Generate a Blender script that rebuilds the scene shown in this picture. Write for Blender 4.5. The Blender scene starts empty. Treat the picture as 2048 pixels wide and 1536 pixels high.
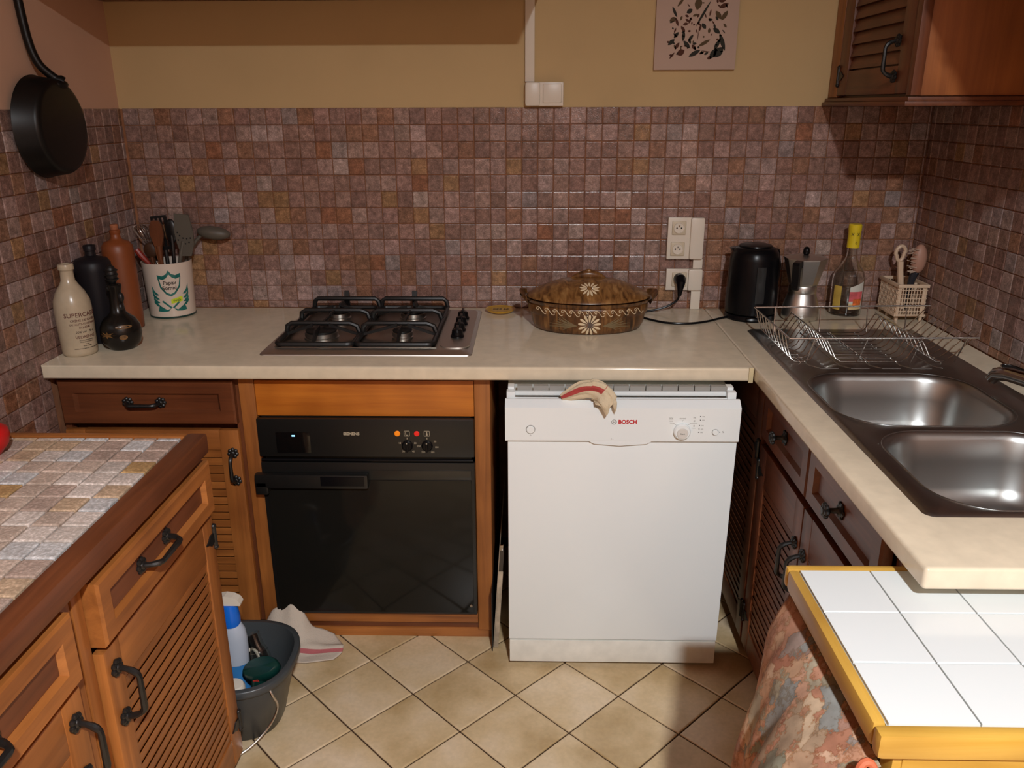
import bpy, bmesh, math, random
from mathutils import Vector, Matrix
random.seed(7)
S = bpy.context.scene
COL = S.collection
PI = math.pi

# ------------------------------------------------------------------ camera
cam = bpy.data.cameras.new('camera'); camo = bpy.data.objects.new('camera', cam); COL.objects.link(camo)
cam.sensor_width = 36.0; cam.lens = 1635.96 / 2048 * 36.0; cam.clip_start = 0.02
pt, yw, rl = math.radians(18.80), math.radians(-1.2976), math.radians(-0.2002)
fw = Vector((math.sin(yw)*math.cos(pt), math.cos(yw)*math.cos(pt), -math.sin(pt)))
rt = Vector((math.cos(yw), -math.sin(yw), 0)); up = rt.cross(fw)
r2 = rt*math.cos(rl) + up*math.sin(rl); u2 = -rt*math.sin(rl) + up*math.cos(rl)
camo.matrix_world = Matrix(((r2.x, u2.x, -fw.x, 0), (r2.y, u2.y, -fw.y, -2.7357), (r2.z, u2.z, -fw.z, 1.5373), (0, 0, 0, 1)))
S.camera = camo

# ------------------------------------------------------------------ world, lamp, exposure
W = bpy.data.worlds.new('world'); S.world = W; W.use_nodes = True
W.node_tree.nodes['Background'].inputs[0].default_value = (0.9, 0.6, 0.4, 1)
W.node_tree.nodes['Background'].inputs[1].default_value = 0.02
LAMP = Vector((0.40, -3.49, 2.62))
ld = bpy.data.lights.new('ceiling_lamp_light', 'AREA'); ld.shape = 'DISK'; ld.size = 0.13; ld.energy = 116.0
ld.color = (0.97, 1.0, 1.03); ld.spread = math.radians(172)
lo = bpy.data.objects.new('ceiling_lamp_light', ld); COL.objects.link(lo); lo.location = LAMP - Vector((0, 0, 0.012))
vs = S.view_settings
vs.view_transform = 'Standard'; vs.look = 'None'; vs.exposure = 0.0; vs.gamma = 1.0; vs.use_curve_mapping = False

# ------------------------------------------------------------------ constants
XL, XRW, XR = -1.318, 1.267, 0.5905      # left wall, right wall, seam / right worktop front
H, TH, DC = 0.8818, 0.038, 0.674          # worktop height, thickness, depth
ZT = 1.533                                # top of the wall tiles
YE = -1.657                               # end of right worktop
CEIL = 2.66

# ------------------------------------------------------------------ materials
def lin(r, g, b):
    f = lambda c: (c/255/12.92) if c/255 <= 0.04045 else ((c/255+0.055)/1.055)**2.4
    return (f(r), f(g), f(b), 1)
MATS = {}
def newmat(name):
    m = bpy.data.materials.new(name); m.use_nodes = True
    nt = m.node_tree; b = nt.nodes['Principled BSDF']; return m, nt, b
def N(nt, t, **kw):
    n = nt.nodes.new(t)
    for k, v in kw.items():
        if k in n.inputs: n.inputs[k].default_value = v
        else: setattr(n, k, v)
    return n
def ramp(nt, stops):
    r = nt.nodes.new('ShaderNodeValToRGB'); e = r.color_ramp.elements
    e[0].position, e[0].color = stops[0]; e[1].position, e[1].color = stops[-1]
    for p, c in stops[1:-1]:
        x = e.new(p); x.color = c
    return r
def plain(name, c, rough=0.5, metal=0.0, var=0.0, scale=20, bump=0.0, bscale=150, spec=0.5, coat=0.0, bdist=0.001, trans=0.0, sss=0.0, aniso=0):
    m, nt, b = newmat(name)
    b.inputs['Base Color'].default_value = c; b.inputs['Roughness'].default_value = rough
    b.inputs['Metallic'].default_value = metal; b.inputs['Specular IOR Level'].default_value = spec
    b.inputs['Coat Weight'].default_value = coat; b.inputs['Transmission Weight'].default_value = trans
    if var > 0 or bump > 0:
        g = N(nt, 'ShaderNodeNewGeometry')
    if var > 0:
        n = N(nt, 'ShaderNodeTexNoise', Scale=scale, Detail=4.0); nt.links.new(g.outputs['Position'], n.inputs['Vector'])
        r = ramp(nt, [(0.3, tuple(max(0, v*(1-var)) for v in c[:3])+(1,)), (0.7, tuple(min(1, v*(1+var)) for v in c[:3])+(1,))])
        nt.links.new(n.outputs['Fac'], r.inputs['Fac']); nt.links.new(r.outputs['Color'], b.inputs['Base Color'])
    if bump > 0:
        n2 = N(nt, 'ShaderNodeTexNoise', Scale=bscale, Detail=3.0); nt.links.new(g.outputs['Position'], n2.inputs['Vector'])
        bp = N(nt, 'ShaderNodeBump', Strength=bump, Distance=bdist); nt.links.new(n2.outputs['Fac'], bp.inputs['Height'])
        nt.links.new(bp.outputs['Normal'], b.inputs['Normal'])
    return m
def wood(name, c1, c2, axis, rough=0.42, across=45, along=2.2, coat=0.08):
    m, nt, b = newmat(name)
    g = N(nt, 'ShaderNodeNewGeometry'); oi = N(nt, 'ShaderNodeObjectInfo')
    mp = N(nt, 'ShaderNodeMapping')
    sc = [across]*3; sc['xyz'.index(axis)] = along
    mp.inputs['Scale'].default_value = sc
    ad = N(nt, 'ShaderNodeVectorMath', operation='ADD'); ml = N(nt, 'ShaderNodeMath', operation='MULTIPLY'); ml.inputs[1].default_value = 7.0
    nt.links.new(oi.outputs['Random'], ml.inputs[0]); nt.links.new(g.outputs['Position'], ad.inputs[0]); nt.links.new(ml.outputs[0], ad.inputs[1])
    nt.links.new(ad.outputs[0], mp.inputs['Vector'])
    n = N(nt, 'ShaderNodeTexNoise', Scale=1.0, Detail=6.0, Roughness=0.65, Distortion=0.6); nt.links.new(mp.outputs[0], n.inputs['Vector'])
    cm = tuple((a+d)/2 for a, d in zip(c1, c2))
    r = ramp(nt, [(0.22, c1), (0.5, cm), (0.80, c2)]); nt.links.new(n.outputs['Fac'], r.inputs['Fac'])
    n3 = N(nt, 'ShaderNodeTexNoise', Scale=5.0, Detail=2.0); nt.links.new(ad.outputs[0], n3.inputs['Vector'])
    r3 = ramp(nt, [(0.3, (0.72, 0.66, 0.62, 1)), (0.7, (1.12, 1.12, 1.1, 1))]); nt.links.new(n3.outputs['Fac'], r3.inputs['Fac'])
    mx = N(nt, 'ShaderNodeMix', data_type='RGBA', blend_type='MULTIPLY'); mx.inputs[0].default_value = 1.0
    nt.links.new(r.outputs['Color'], mx.inputs[6]); nt.links.new(r3.outputs['Color'], mx.inputs[7])
    nt.links.new(mx.outputs[2], b.inputs['Base Color'])
    bp = N(nt, 'ShaderNodeBump', Strength=0.25, Distance=0.001); nt.links.new(n.outputs['Fac'], bp.inputs['Height']); nt.links.new(bp.outputs['Normal'], b.inputs['Normal'])
    b.inputs['Roughness'].default_value = rough; b.inputs['Coat Weight'].default_value = coat; b.inputs['Coat Roughness'].default_value = 0.3
    return m
def tilemat(name, attr, rough=0.18, mott=0.5, gscale=1.0, bump=0.35):
    m, nt, b = newmat(name)
    if attr:
        src = N(nt, 'ShaderNodeAttribute'); src.attribute_name = 'col'; co = src.outputs['Color']
    else:
        src = N(nt, 'ShaderNodeObjectInfo'); co = src.outputs['Color']
    g = N(nt, 'ShaderNodeNewGeometry')
    n = N(nt, 'ShaderNodeTexNoise', Scale=55*gscale, Detail=5.0, Roughness=0.7); nt.links.new(g.outputs['Position'], n.inputs['Vector'])
    r = ramp(nt, [(0.30, (1-mott,)*3+(1,)), (0.55, (1, 1, 1, 1)), (0.75, (1+mott*1.1, 1+mott*1.1, 1+mott*1.15, 1))]); nt.links.new(n.outputs['Fac'], r.inputs['Fac'])
    n4 = N(nt, 'ShaderNodeTexNoise', Scale=330*gscale, Detail=2.0, Roughness=0.6); nt.links.new(g.outputs['Position'], n4.inputs['Vector'])
    r4 = ramp(nt, [(0.35, (0.78, 0.76, 0.74, 1)), (0.52, (1, 1, 1, 1)), (0.70, (1.5, 1.5, 1.55, 1))]); nt.links.new(n4.outputs['Fac'], r4.inputs['Fac'])
    m1 = N(nt, 'ShaderNodeMix', data_type='RGBA', blend_type='MULTIPLY'); m1.inputs[0].default_value = 1.0
    m2 = N(nt, 'ShaderNodeMix', data_type='RGBA', blend_type='MULTIPLY'); m2.inputs[0].default_value = 0.8
    nt.links.new(co, m1.inputs[6]); nt.links.new(r.outputs['Color'], m1.inputs[7])
    nt.links.new(m1.outputs[2], m2.inputs[6]); nt.links.new(r4.outputs['Color'], m2.inputs[7])
    nt.links.new(m2.outputs[2], b.inputs['Base Color'])
    bp = N(nt, 'ShaderNodeBump', Strength=bump, Distance=0.0015); nt.links.new(n4.outputs['Fac'], bp.inputs['Height']); nt.links.new(bp.outputs['Normal'], b.inputs['Normal'])
    b.inputs['Roughness'].default_value = rough
    return m

M = {}
M['wall_back'] = plain('back_wall_paint', lin(196, 168, 122), 0.85, var=0.05, scale=3, bump=0.15, bscale=60)
M['wall_left'] = plain('left_wall_paint', lin(204, 164, 138), 0.85, var=0.05, scale=3, bump=0.15, bscale=60)
M['wall_far'] = plain('rear_wall_paint', lin(140, 116, 100), 0.9)
M['ceiling'] = plain('ceiling_paint', lin(170, 146, 128), 0.9)
M['grout'] = plain('tile_grout', lin(150, 100, 68), 0.9, var=0.25, scale=25)
M['fgrout'] = plain('floor_grout', lin(66, 44, 24), 0.9, var=0.2, scale=15)
M['pgrout'] = plain('peninsula_grout', lin(116, 82, 46), 0.9, var=0.2, scale=30)
M['tile'] = tilemat('wall_tile', False); M['tile_stuff'] = tilemat('wall_tile_joined', True)
M['ptile'] = tilemat('worktop_tile', False, rough=0.5, mott=0.22, gscale=0.55, bump=0.5)
M['black'] = plain('wrought_iron', lin(24, 23, 22), 0.38, bump=0.3, bscale=200)
M['chrome'] = plain('chrome', (0.42, 0.40, 0.38, 1), 0.12, metal=1.0)
M['wire'] = plain('chromed_wire', (0.62, 0.58, 0.54, 1), 0.22, metal=1.0)
M['white_pl'] = plain('white_plastic', lin(222, 212, 196), 0.35)
M['cream_pl'] = plain('cream_plastic', lin(206, 192, 166), 0.4)
M['hole'] = plain('dark_hole', (0.006, 0.006, 0.006, 1), 0.8)
M['blk_pl'] = plain('black_plastic', (0.004, 0.004, 0.005, 1), 0.28, spec=0.2)
M['worktop'] = plain('laminate_worktop', lin(222, 208, 182), 0.16, var=0.06, scale=30)
ww = lambda n, a, ax, **k: wood(n, a[0], a[1], ax, **k)
WA = (lin(130, 77, 36), lin(182, 115, 56))       # honey wood
WD = (lin(84, 44, 24), lin(130, 74, 42))         # darker red wood
WY = (lin(176, 96, 28), lin(214, 132, 46))       # yellow veneer
for ax in 'xyz':
    M['wa_'+ax] = ww('honey_wood_'+ax, WA, ax)
    M['wd_'+ax] = ww('red_wood_'+ax, WD, ax)
M['wy_x'] = ww('yellow_veneer', WY, 'x')
M['dw'] = plain('white_enamel', lin(234, 240, 240), 0.25)
M['dwg'] = plain('grey_enamel', lin(188, 185, 182), 0.35)
M['steel'] = plain('brushed_steel', (0.62, 0.60, 0.56, 1), 0.42, metal=1.0, bump=0.05, bscale=300)
M['sink'] = plain('sink_steel', (0.40, 0.41, 0.40, 1), 0.33, metal=1.0)
M['castiron'] = plain('cast_iron', (0.007, 0.007, 0.007, 1), 0.45, bump=0.2, bscale=300)

# ------------------------------------------------------------------ mesh helpers
class MB:
    def __init__(s): s.v = []; s.f = []; s.mi = []; s.cur = 0
    def add(s, vs, fs):
        o = len(s.v); s.v += [tuple(p) for p in vs]
        for f in fs: s.f.append(tuple(i+o for i in f)); s.mi.append(s.cur)
        return s
    def box(s, x0, x1, y0, y1, z0, z1, c=0.0):
        if x0 > x1: x0, x1 = x1, x0
        if y0 > y1: y0, y1 = y1, y0
        if z0 > z1: z0, z1 = z1, z0
        if c <= 0:
            return s.add([(x0,y0,z0),(x1,y0,z0),(x1,y1,z0),(x0,y1,z0),(x0,y0,z1),(x1,y0,z1),(x1,y1,z1),(x0,y1,z1)],
                         [(3,2,1,0),(4,5,6,7),(0,1,5,4),(1,2,6,5),(2,3,7,6),(3,0,4,7)])
        bm = bmesh.new(); bmesh.ops.create_cube(bm, size=1.0)
        for v in bm.verts: v.co = Vector(((x0+x1)/2+v.co.x*(x1-x0), (y0+y1)/2+v.co.y*(y1-y0), (z0+z1)/2+v.co.z*(z1-z0)))
        bmesh.ops.bevel(bm, geom=bm.edges[:], offset=c, segments=2, affect='EDGES', profile=0.6)
        return s.bm(bm)
    def bm(s, bm):
        bm.verts.index_update()
        s.add([v.co[:] for v in bm.verts], [[v.index for v in f.verts] for f in bm.faces]); bm.free(); return s
    def lathe(s, prof, cx=0, cy=0, n=36, sx=1.0, sy=1.0, cap=True, p=2.0):
        vs, fs = [], []
        def rr(a):
            if p == 2.0: return 1.0
            return (abs(math.cos(a))**p + abs(math.sin(a))**p)**(-1/p)
        for (r, z) in prof:
            for i in range(n):
                a = 2*PI*i/n; k = rr(a)
                vs.append((cx+r*sx*math.cos(a)*k, cy+r*sy*math.sin(a)*k, z))
        for j in range(len(prof)-1):
            for i in range(n):
                k = (i+1) % n; fs.append((j*n+i, j*n+k, (j+1)*n+k, (j+1)*n+i))
        if cap:
            fs.append(tuple(reversed(range(n)))); b = (len(prof)-1)*n; fs.append(tuple(range(b, b+n)))
        return s.add(vs, fs)
    def tube(s, path, r, n=8, closed=False):
        P = [Vector(p) for p in path]; m = len(P)
        R = r if isinstance(r, (list, tuple)) else [r]*m
        t0 = (P[1]-P[0]).normalized(); ref = Vector((0, 0, 1)) if abs(t0.z) < 0.9 else Vector((1, 0, 0))
        nrm = (ref - t0*ref.dot(t0)).normalized(); vs, fs = [], []
        for i, p in enumerate(P):
            if closed: t = (P[(i+1) % m]-P[i-1])
            else: t = P[min(i+1, m-1)]-P[max(i-1, 0)]
            t = t.normalized() if t.length > 1e-9 else t0
            nrm = (nrm - t*nrm.dot(t)); nrm = nrm.normalized() if nrm.length > 1e-6 else Vector((1, 0, 0)); bi = t.cross(nrm)
            for k in range(n):
                a = 2*PI*k/n; vs.append(p + (nrm*math.cos(a)+bi*math.sin(a))*R[i])
        for j in range(m if closed else m-1):
            q = (j+1) % m
            for k in range(n):
                l = (k+1) % n; fs.append((j*n+k, j*n+l, q*n+l, q*n+k))
        if not closed:
            fs.append(tuple(reversed(range(n)))); fs.append(tuple(range((m-1)*n, m*n)))
        return s.add(vs, fs)
    def prism(s, poly, w0, w1, fn=None):
        n = len(poly); fn = fn or (lambda u, v, w: (u, w, v))
        vs = [fn(u, v, w0) for u, v in poly]+[fn(u, v, w1) for u, v in poly]
        fs = [tuple(range(n)), tuple(reversed(range(n, 2*n)))]+[(i, n+i, n+(i+1) % n, (i+1) % n) for i in range(n)]
        return s.add(vs, fs)
    def sphere(s, c, r, n=16, m=10, sc=(1, 1, 1)):
        prof = [(max(1e-4, math.sin(PI*i/m)), -math.cos(PI*i/m)) for i in range(m+1)]
        t = MB().lathe(prof, n=n)
        return s.add([(c[0]+v[0]*r*sc[0], c[1]+v[1]*r*sc[1], c[2]+v[2]*r*sc[2]) for v in t.v], t.f)
    def grid(s, fn, nu, nv, thick=0.0):
        vs = [fn(i/nu, j/nv) for j in range(nv+1) for i in range(nu+1)]
        fs = [(j*(nu+1)+i, j*(nu+1)+i+1, (j+1)*(nu+1)+i+1, (j+1)*(nu+1)+i) for j in range(nv) for i in range(nu)]
        return s.add(vs, fs)
    def xf(s, fn): s.v = [tuple(fn(*p)) for p in s.v]; return s
    def mat4(s, m): s.v = [tuple(m @ Vector(p)) for p in s.v]; return s
def mesh_of(name, mb, mats, smooth=35, fix=True):
    me = bpy.data.meshes.new(name); me.from_pydata(mb.v, [], mb.f)
    if not isinstance(mats, (list, tuple)): mats = [mats]
    for m in mats: me.materials.append(m)
    if len(mats) > 1: me.polygons.foreach_set('material_index', mb.mi)
    if fix:
        bm = bmesh.new(); bm.from_mesh(me); bmesh.ops.recalc_face_normals(bm, faces=bm.faces[:]); bm.to_mesh(me); bm.free()
    if smooth:
        me.polygons.foreach_set('use_smooth', [True]*len(me.polygons)); me.set_sharp_from_angle(angle=math.radians(smooth))
    me.update(); return me
def origin(p):
    o = Vector((0, 0, 0))
    while p is not None: o += p.location; p = p.parent
    return o
def obj(name, mb, mats, parent=None, base=None, smooth=35, fix=True):
    """mesh object; vertices given in world coordinates; a top-level one gets its origin at base"""
    o0 = origin(parent) if parent else Vector(base or (0, 0, 0))
    mb.v = [(x-o0.x, y-o0.y, z-o0.z) for x, y, z in mb.v]
    o = bpy.data.objects.new(name, mesh_of(name, mb, mats, smooth, fix)); COL.objects.link(o)
    if parent: o.parent = parent
    else: o.location = o0
    return o
def tag(o, label=None, cat=None, group=None, kind=None):
    if label: o['label'] = label
    if cat: o['category'] = cat
    if group: o['group'] = group
    if kind: o['kind'] = kind
    return o
def thing(name, label, cat, loc, group=None):
    o = bpy.data.objects.new(name, None); COL.objects.link(o); o.location = loc; o.empty_display_size = 0.05
    return tag(o, label, cat, group)
def struct(name, mb, mat, smooth=0): return tag(obj(name, mb, mat, smooth=smooth), kind='structure')
def inst(name, me, parent, loc, rot=None, color=None):
    """a copy sharing mesh data; loc in world coordinates"""
    o = bpy.data.objects.new(name, me); COL.objects.link(o); o.parent = parent
    o.location = Vector(loc)-origin(parent)
    if rot: o.rotation_euler = rot
    if color: o.color = color
    return o
def smooth_path(pts, n=6):
    P = [Vector(p) for p in pts]; out = []
    for i in range(len(P)-1):
        a, b_, c_, d_ = P[max(i-1, 0)], P[i], P[i+1], P[min(i+2, len(P)-1)]
        for k in range(n):
            t_ = k/n; out.append(0.5*((2*b_)+(-a+c_)*t_+(2*a-5*b_+4*c_-d_)*t_*t_+(-a+3*b_-3*c_+d_)*t_**3))
    return out+[P[-1]]
def text_mb(s, size, extrude=0.0003, align='CENTER', shear=0.0, bold=0.0, space=1.0):
    c = bpy.data.curves.new('t', 'FONT'); c.body = s; c.size = size; c.extrude = extrude; c.align_x = align; c.align_y = 'CENTER'
    c.shear = shear; c.offset = bold; c.resolution_u = 3; c.space_character = space
    o = bpy.data.objects.new('t', c); COL.objects.link(o)
    bpy.context.view_layer.update()
    me = bpy.data.meshes.new_from_object(o.evaluated_get(bpy.context.evaluated_depsgraph_get()))
    mb = MB(); mb.add([v.co[:] for v in me.vertices], [list(p.vertices) for p in me.polygons])
    bpy.data.objects.remove(o); bpy.data.curves.remove(c); bpy.data.meshes.remove(me)
    return mb
def front(mb, x, y, z):      # text lying in XY -> on a surface facing -y
    return mb.xf(lambda u, v, w: (x+u, y-w, z+v))
def wrap(mb, cx, cy, z, R, a0=-PI/2, lift=0.0004):   # text round a vertical cylinder
    def rad(zz): return R(zz) if callable(R) else R
    return mb.xf(lambda u, v, w: (cx+(rad(z+v)+lift+w)*math.cos(a0+u/rad(z+v)), cy+(rad(z+v)+lift+w)*math.sin(a0+u/rad(z+v)), z+v))

# ------------------------------------------------------------------ room shell
YR = -4.7
struct('floor', MB().box(XL-0.1, XRW+0.1, YR-0.1, 0.1, -0.1, -0.004), M['fgrout'])
struct('ceiling', MB().box(XL-0.1, XRW+0.1, YR-0.1, 0.1, CEIL, CEIL+0.1), M['ceiling'])
def wall(name, boxes, zsplit, mg, mp):
    mb = MB(); mb.cur = 0; mb.box(*boxes, -0.004, zsplit-0.002); mb.cur = 1; mb.box(*boxes, zsplit-0.002, CEIL)
    return struct(name, mb, [mg, mp])
wb = wall('wall_back', (XL-0.1, XRW+0.1, 0, 0.1), ZT, M['grout'], M['wall_back'])
wl = wall('wall_left', (XL-0.1, XL, YR, 0), ZT, M['grout'], M['wall_left'])
wr = wall('wall_right', (XRW, XRW+0.1, YR, 0), ZT, M['grout'], M['wall_left'])
struct('wall_rear', MB().box(XL-0.1, XRW+0.1, YR-0.1, YR, -0.004, CEIL), M['wall_far'])

# wall tiles: one chamfered stone tile, facing -w ; colours vary per tile
PX, PZ, GAP, TT = 0.0512, 0.0522, 0.0020, 0.0042
TCOL = [lin(146, 116, 105)]*8 + [lin(137, 106, 95)]*6 + [lin(157, 130, 120)]*6 + [lin(166, 143, 134)]*2 + [lin(152, 135, 130)]*1 + \
       [lin(146, 108, 86)]*3 + [lin(152, 117, 84)]*1 + [lin(142, 97, 73)]*1
def tile_mb(w, h, t=TT, ch=1.0):
    """local: u,v in the face plane, w outwards; two-step chamfer so that edges catch the light"""
    mb = MB(); rings = [(0, 0.0), (0, t-0.0022*ch), (0.0010*ch, t-0.0007*ch), (0.0034*ch, t)]
    vs = []; fs = []
    for ins, d in rings:
        a, b = w/2-ins, h/2-ins
        vs += [(-a, -b, d), (a, -b, d), (a, b, d), (-a, b, d)]
    for j in range(3):
        for i in range(4):
            k = (i+1) % 4; fs.append((j*4+i, j*4+k, (j+1)*4+k, (j+1)*4+i))
    fs.append((12, 13, 14, 15)); return mb.add(vs, fs)
MAPS = {'back': lambda u, v, w: (u, -w, v), 'left': lambda u, v, w: (w, u, v), 'right': lambda u, v, w: (-w, u, v), 'up': lambda u, v, w: (u, v, w)}
def tcolor():
    c = random.choice(TCOL); k = random.uniform(0.88, 1.13)
    return (c[0]*k*random.uniform(0.97, 1.04), c[1]*k, c[2]*k*random.uniform(0.97, 1.04), 1)
def lay(parent, side, cells, place, nmax, tint=1.0):
    """cells: (u, v, w, h, distance); nearest nmax become objects, the rest one joined part"""
    cells.sort(key=lambda c: c[4]); cache = {}; fn = MAPS[side]
    for (u, v, w, h, d) in cells[:nmax]:
        key = (round(w, 4), round(h, 4))
        if key not in cache: cache[key] = mesh_of('tile', tile_mb(w, h).xf(fn), M['tile'], smooth=0)
        j = random.uniform
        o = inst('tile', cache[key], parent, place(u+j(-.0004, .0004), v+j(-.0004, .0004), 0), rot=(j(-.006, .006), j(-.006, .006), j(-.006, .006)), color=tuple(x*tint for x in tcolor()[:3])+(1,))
    rest = cells[nmax:]
    if rest:
        mb = MB(); cols = []
        for (u, v, w, h, d) in rest:
            t = tile_mb(w, h).xf(fn); p = place(u, v, 0); mb.add([(a+p[0], b+p[1], c+p[2]) for a, b, c in t.v], t.f); cols += [tcolor()]*16
        o = obj('tile_field', mb, M['tile_stuff'], parent, smooth=0)
        at = o.data.color_attributes.new('col', 'FLOAT_COLOR', 'POINT')
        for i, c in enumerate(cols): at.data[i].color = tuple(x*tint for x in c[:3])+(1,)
        tag(o, kind='stuff')
def cuts(a, b, phase, p):
    out = []; k = math.floor((a-phase)/p)
    while phase+k*p < b:
        lo_, hi = max(a, phase+k*p), min(b, phase+(k+1)*p)
        if hi-lo_ > 0.008: out.append((lo_, hi))
        k += 1
    return out
def field(u0, u1, uph, v0, v1, vph, dist, skip=None):
    cells = []
    for a, b in cuts(u0, u1, uph, PX):
        for c, d in cuts(v0, v1, vph, PZ):
            u, v = (a+b)/2, (c+d)/2
            if skip and skip(u, v): continue
            cells.append((u, v, round(b-a-GAP, 4), round(d-c-GAP, 4), dist(u, v)))
    return cells
lay(wb, 'back', field(XL+0.0045, XRW-0.0045, -0.079, H, ZT, ZT, lambda u, v: math.hypot(u-0.15, (v-1.2)*1.8)), lambda u, v, w: (u, 0, v), 300)
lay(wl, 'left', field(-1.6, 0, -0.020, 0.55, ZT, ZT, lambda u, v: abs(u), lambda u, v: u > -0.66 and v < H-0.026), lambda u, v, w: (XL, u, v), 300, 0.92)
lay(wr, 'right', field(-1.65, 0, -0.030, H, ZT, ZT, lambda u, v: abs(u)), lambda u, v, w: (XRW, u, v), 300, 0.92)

# floor tiles laid on the diagonal
def floor_mat():
    m, nt, b = newmat('floor_tile')
    g = N(nt, 'ShaderNodeNewGeometry'); oi = N(nt, 'ShaderNodeObjectInfo')
    ml = N(nt, 'ShaderNodeVectorMath', operation='SCALE'); ml.inputs[0].default_value = (13, 7, 5); nt.links.new(oi.outputs['Random'], ml.inputs['Scale'])
    ad = N(nt, 'ShaderNodeVectorMath', operation='ADD'); nt.links.new(g.outputs['Position'], ad.inputs[0]); nt.links.new(ml.outputs[0], ad.inputs[1])
    n = N(nt, 'ShaderNodeTexNoise', Scale=5.0, Detail=3.0); nt.links.new(ad.outputs[0], n.inputs['Vector'])
    r = ramp(nt, [(0.30, lin(182, 153, 108)), (0.50, lin(210, 184, 144)), (0.72, lin(224, 202, 172))]); nt.links.new(n.outputs['Fac'], r.inputs['Fac'])
    n2 = N(nt, 'ShaderNodeTexNoise', Scale=90.0, Detail=2.0); nt.links.new(ad.outputs[0], n2.inputs['Vector'])
    r2_ = ramp(nt, [(0.3, (0.93, 0.93, 0.92, 1)), (0.7, (1.04, 1.04, 1.04, 1))]); nt.links.new(n2.outputs['Fac'], r2_.inputs['Fac'])
    mx = N(nt, 'ShaderNodeMix', data_type='RGBA', blend_type='MULTIPLY'); mx.inputs[0].default_value = 1.0
    nt.links.new(r.outputs['Color'], mx.inputs[6]); nt.links.new(r2_.outputs['Color'], mx.inputs[7]); nt.links.new(mx.outputs[2], b.inputs['Base Color'])
    b.inputs['Roughness'].default_value = 0.32
    return m
M['ftile'] = floor_mat()
fl = bpy.data.objects['floor']
FD = 0.2828; fme = mesh_of('tile', tile_mb(0.2-0.0045, 0.2-0.0045, 0.006).xf(lambda u, v, w: (u, v, w-0.006)), M['ftile'], smooth=0)
for i in range(-10, 14):
    for j in range(-16, 6):
        for (a, b) in ((0.5, 0.0), (0.0, 0.5)):
            x, y = -0.46+(i+a)*FD, -0.7357+(j+b)*FD
            if XL+0.142 < x < XRW-0.142 and -4.0 < y < -0.15:
                inst('tile', fme, fl, (x, y, 0), rot=(0, 0, PI/4))

# ------------------------------------------------------------------ worktops
def slab(name, loops_outer, hole, z0, z1, bev):
    bm = bmesh.new()
    if hole:
        (x0, x1, y0, y1), (a0, a1, b0, b1) = loops_outer, hole
        o = [bm.verts.new(p) for p in ((x0, y0, z1), (x1, y0, z1), (x1, y1, z1), (x0, y1, z1))]
        i = [bm.verts.new(p) for p in ((a0, b0, z1), (a1, b0, z1), (a1, b1, z1), (a0, b1, z1))]
        fs = [bm.faces.new((o[k], o[(k+1) % 4], i[(k+1) % 4], i[k])) for k in range(4)]
    else:
        x0, x1, y0, y1 = loops_outer
        fs = [bm.faces.new([bm.verts.new(p) for p in ((x0, y0, z1), (x1, y0, z1), (x1, y1, z1), (x0, y1, z1))])]
    ex = bmesh.ops.extrude_face_region(bm, geom=fs)
    for v in [e for e in ex['geom'] if isinstance(e, bmesh.types.BMVert)]: v.co.z = z0
    bmesh.ops.recalc_face_normals(bm, faces=bm.faces[:])
    eds = [e for e in bm.edges if bev(e)]
    if eds: bmesh.ops.bevel(bm, geom=eds, offset=0.007, segments=4, affect='EDGES', profile=0.5)
    return MB().bm(bm)
mid = lambda e: (e.verts[0].co+e.verts[1].co)/2
wt = obj('worktop', slab('w', (XL+0.0065, XR-0.0012, -DC, -0.0065), None, H-TH, H,
         lambda e: abs(mid(e).y+DC) < 1e-4 and abs(e.verts[0].co.x-e.verts[1].co.x) > .5 or (abs(mid(e).y+DC) < 1e-4 and mid(e).x < -1.2)), M['worktop'], base=(-0.3, -0.3, H-TH))
tag(wt, 'long beige laminate worktop along the back wall carrying the hob', 'worktop')
SX0, SX1, SY0, SY1 = 0.665, 1.172, -1.495, -0.285
wt2 = obj('worktop', slab('w', (XR+0.0012, XRW-0.0065, YE, -0.0065), (SX0+0.012, SX1-0.012, SY0+0.012, SY1-0.012), H-TH, H,
          lambda e: (abs(mid(e).y-YE) < 1e-4) or (abs(mid(e).x-XR-0.0012) < 1e-4 and e.calc_length() > 1.0)), M['worktop'], base=(0.9, -0.8, H-TH))
tag(wt2, 'beige laminate worktop along the right wall holding the double sink', 'worktop')
# little metal end strip covering the joint
js = obj('joint_strip', MB().box(XR-0.0135, XR-0.0015, -DC-0.004, -DC-0.0005, H-TH-0.002, H+0.002, 0.001), plain('brass_strip', lin(206, 190, 150), 0.4), base=(XR-.007, -DC-.002, H-TH))
tag(js, 'thin pale end strip at the joint of the two worktops', 'trim strip')

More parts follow.
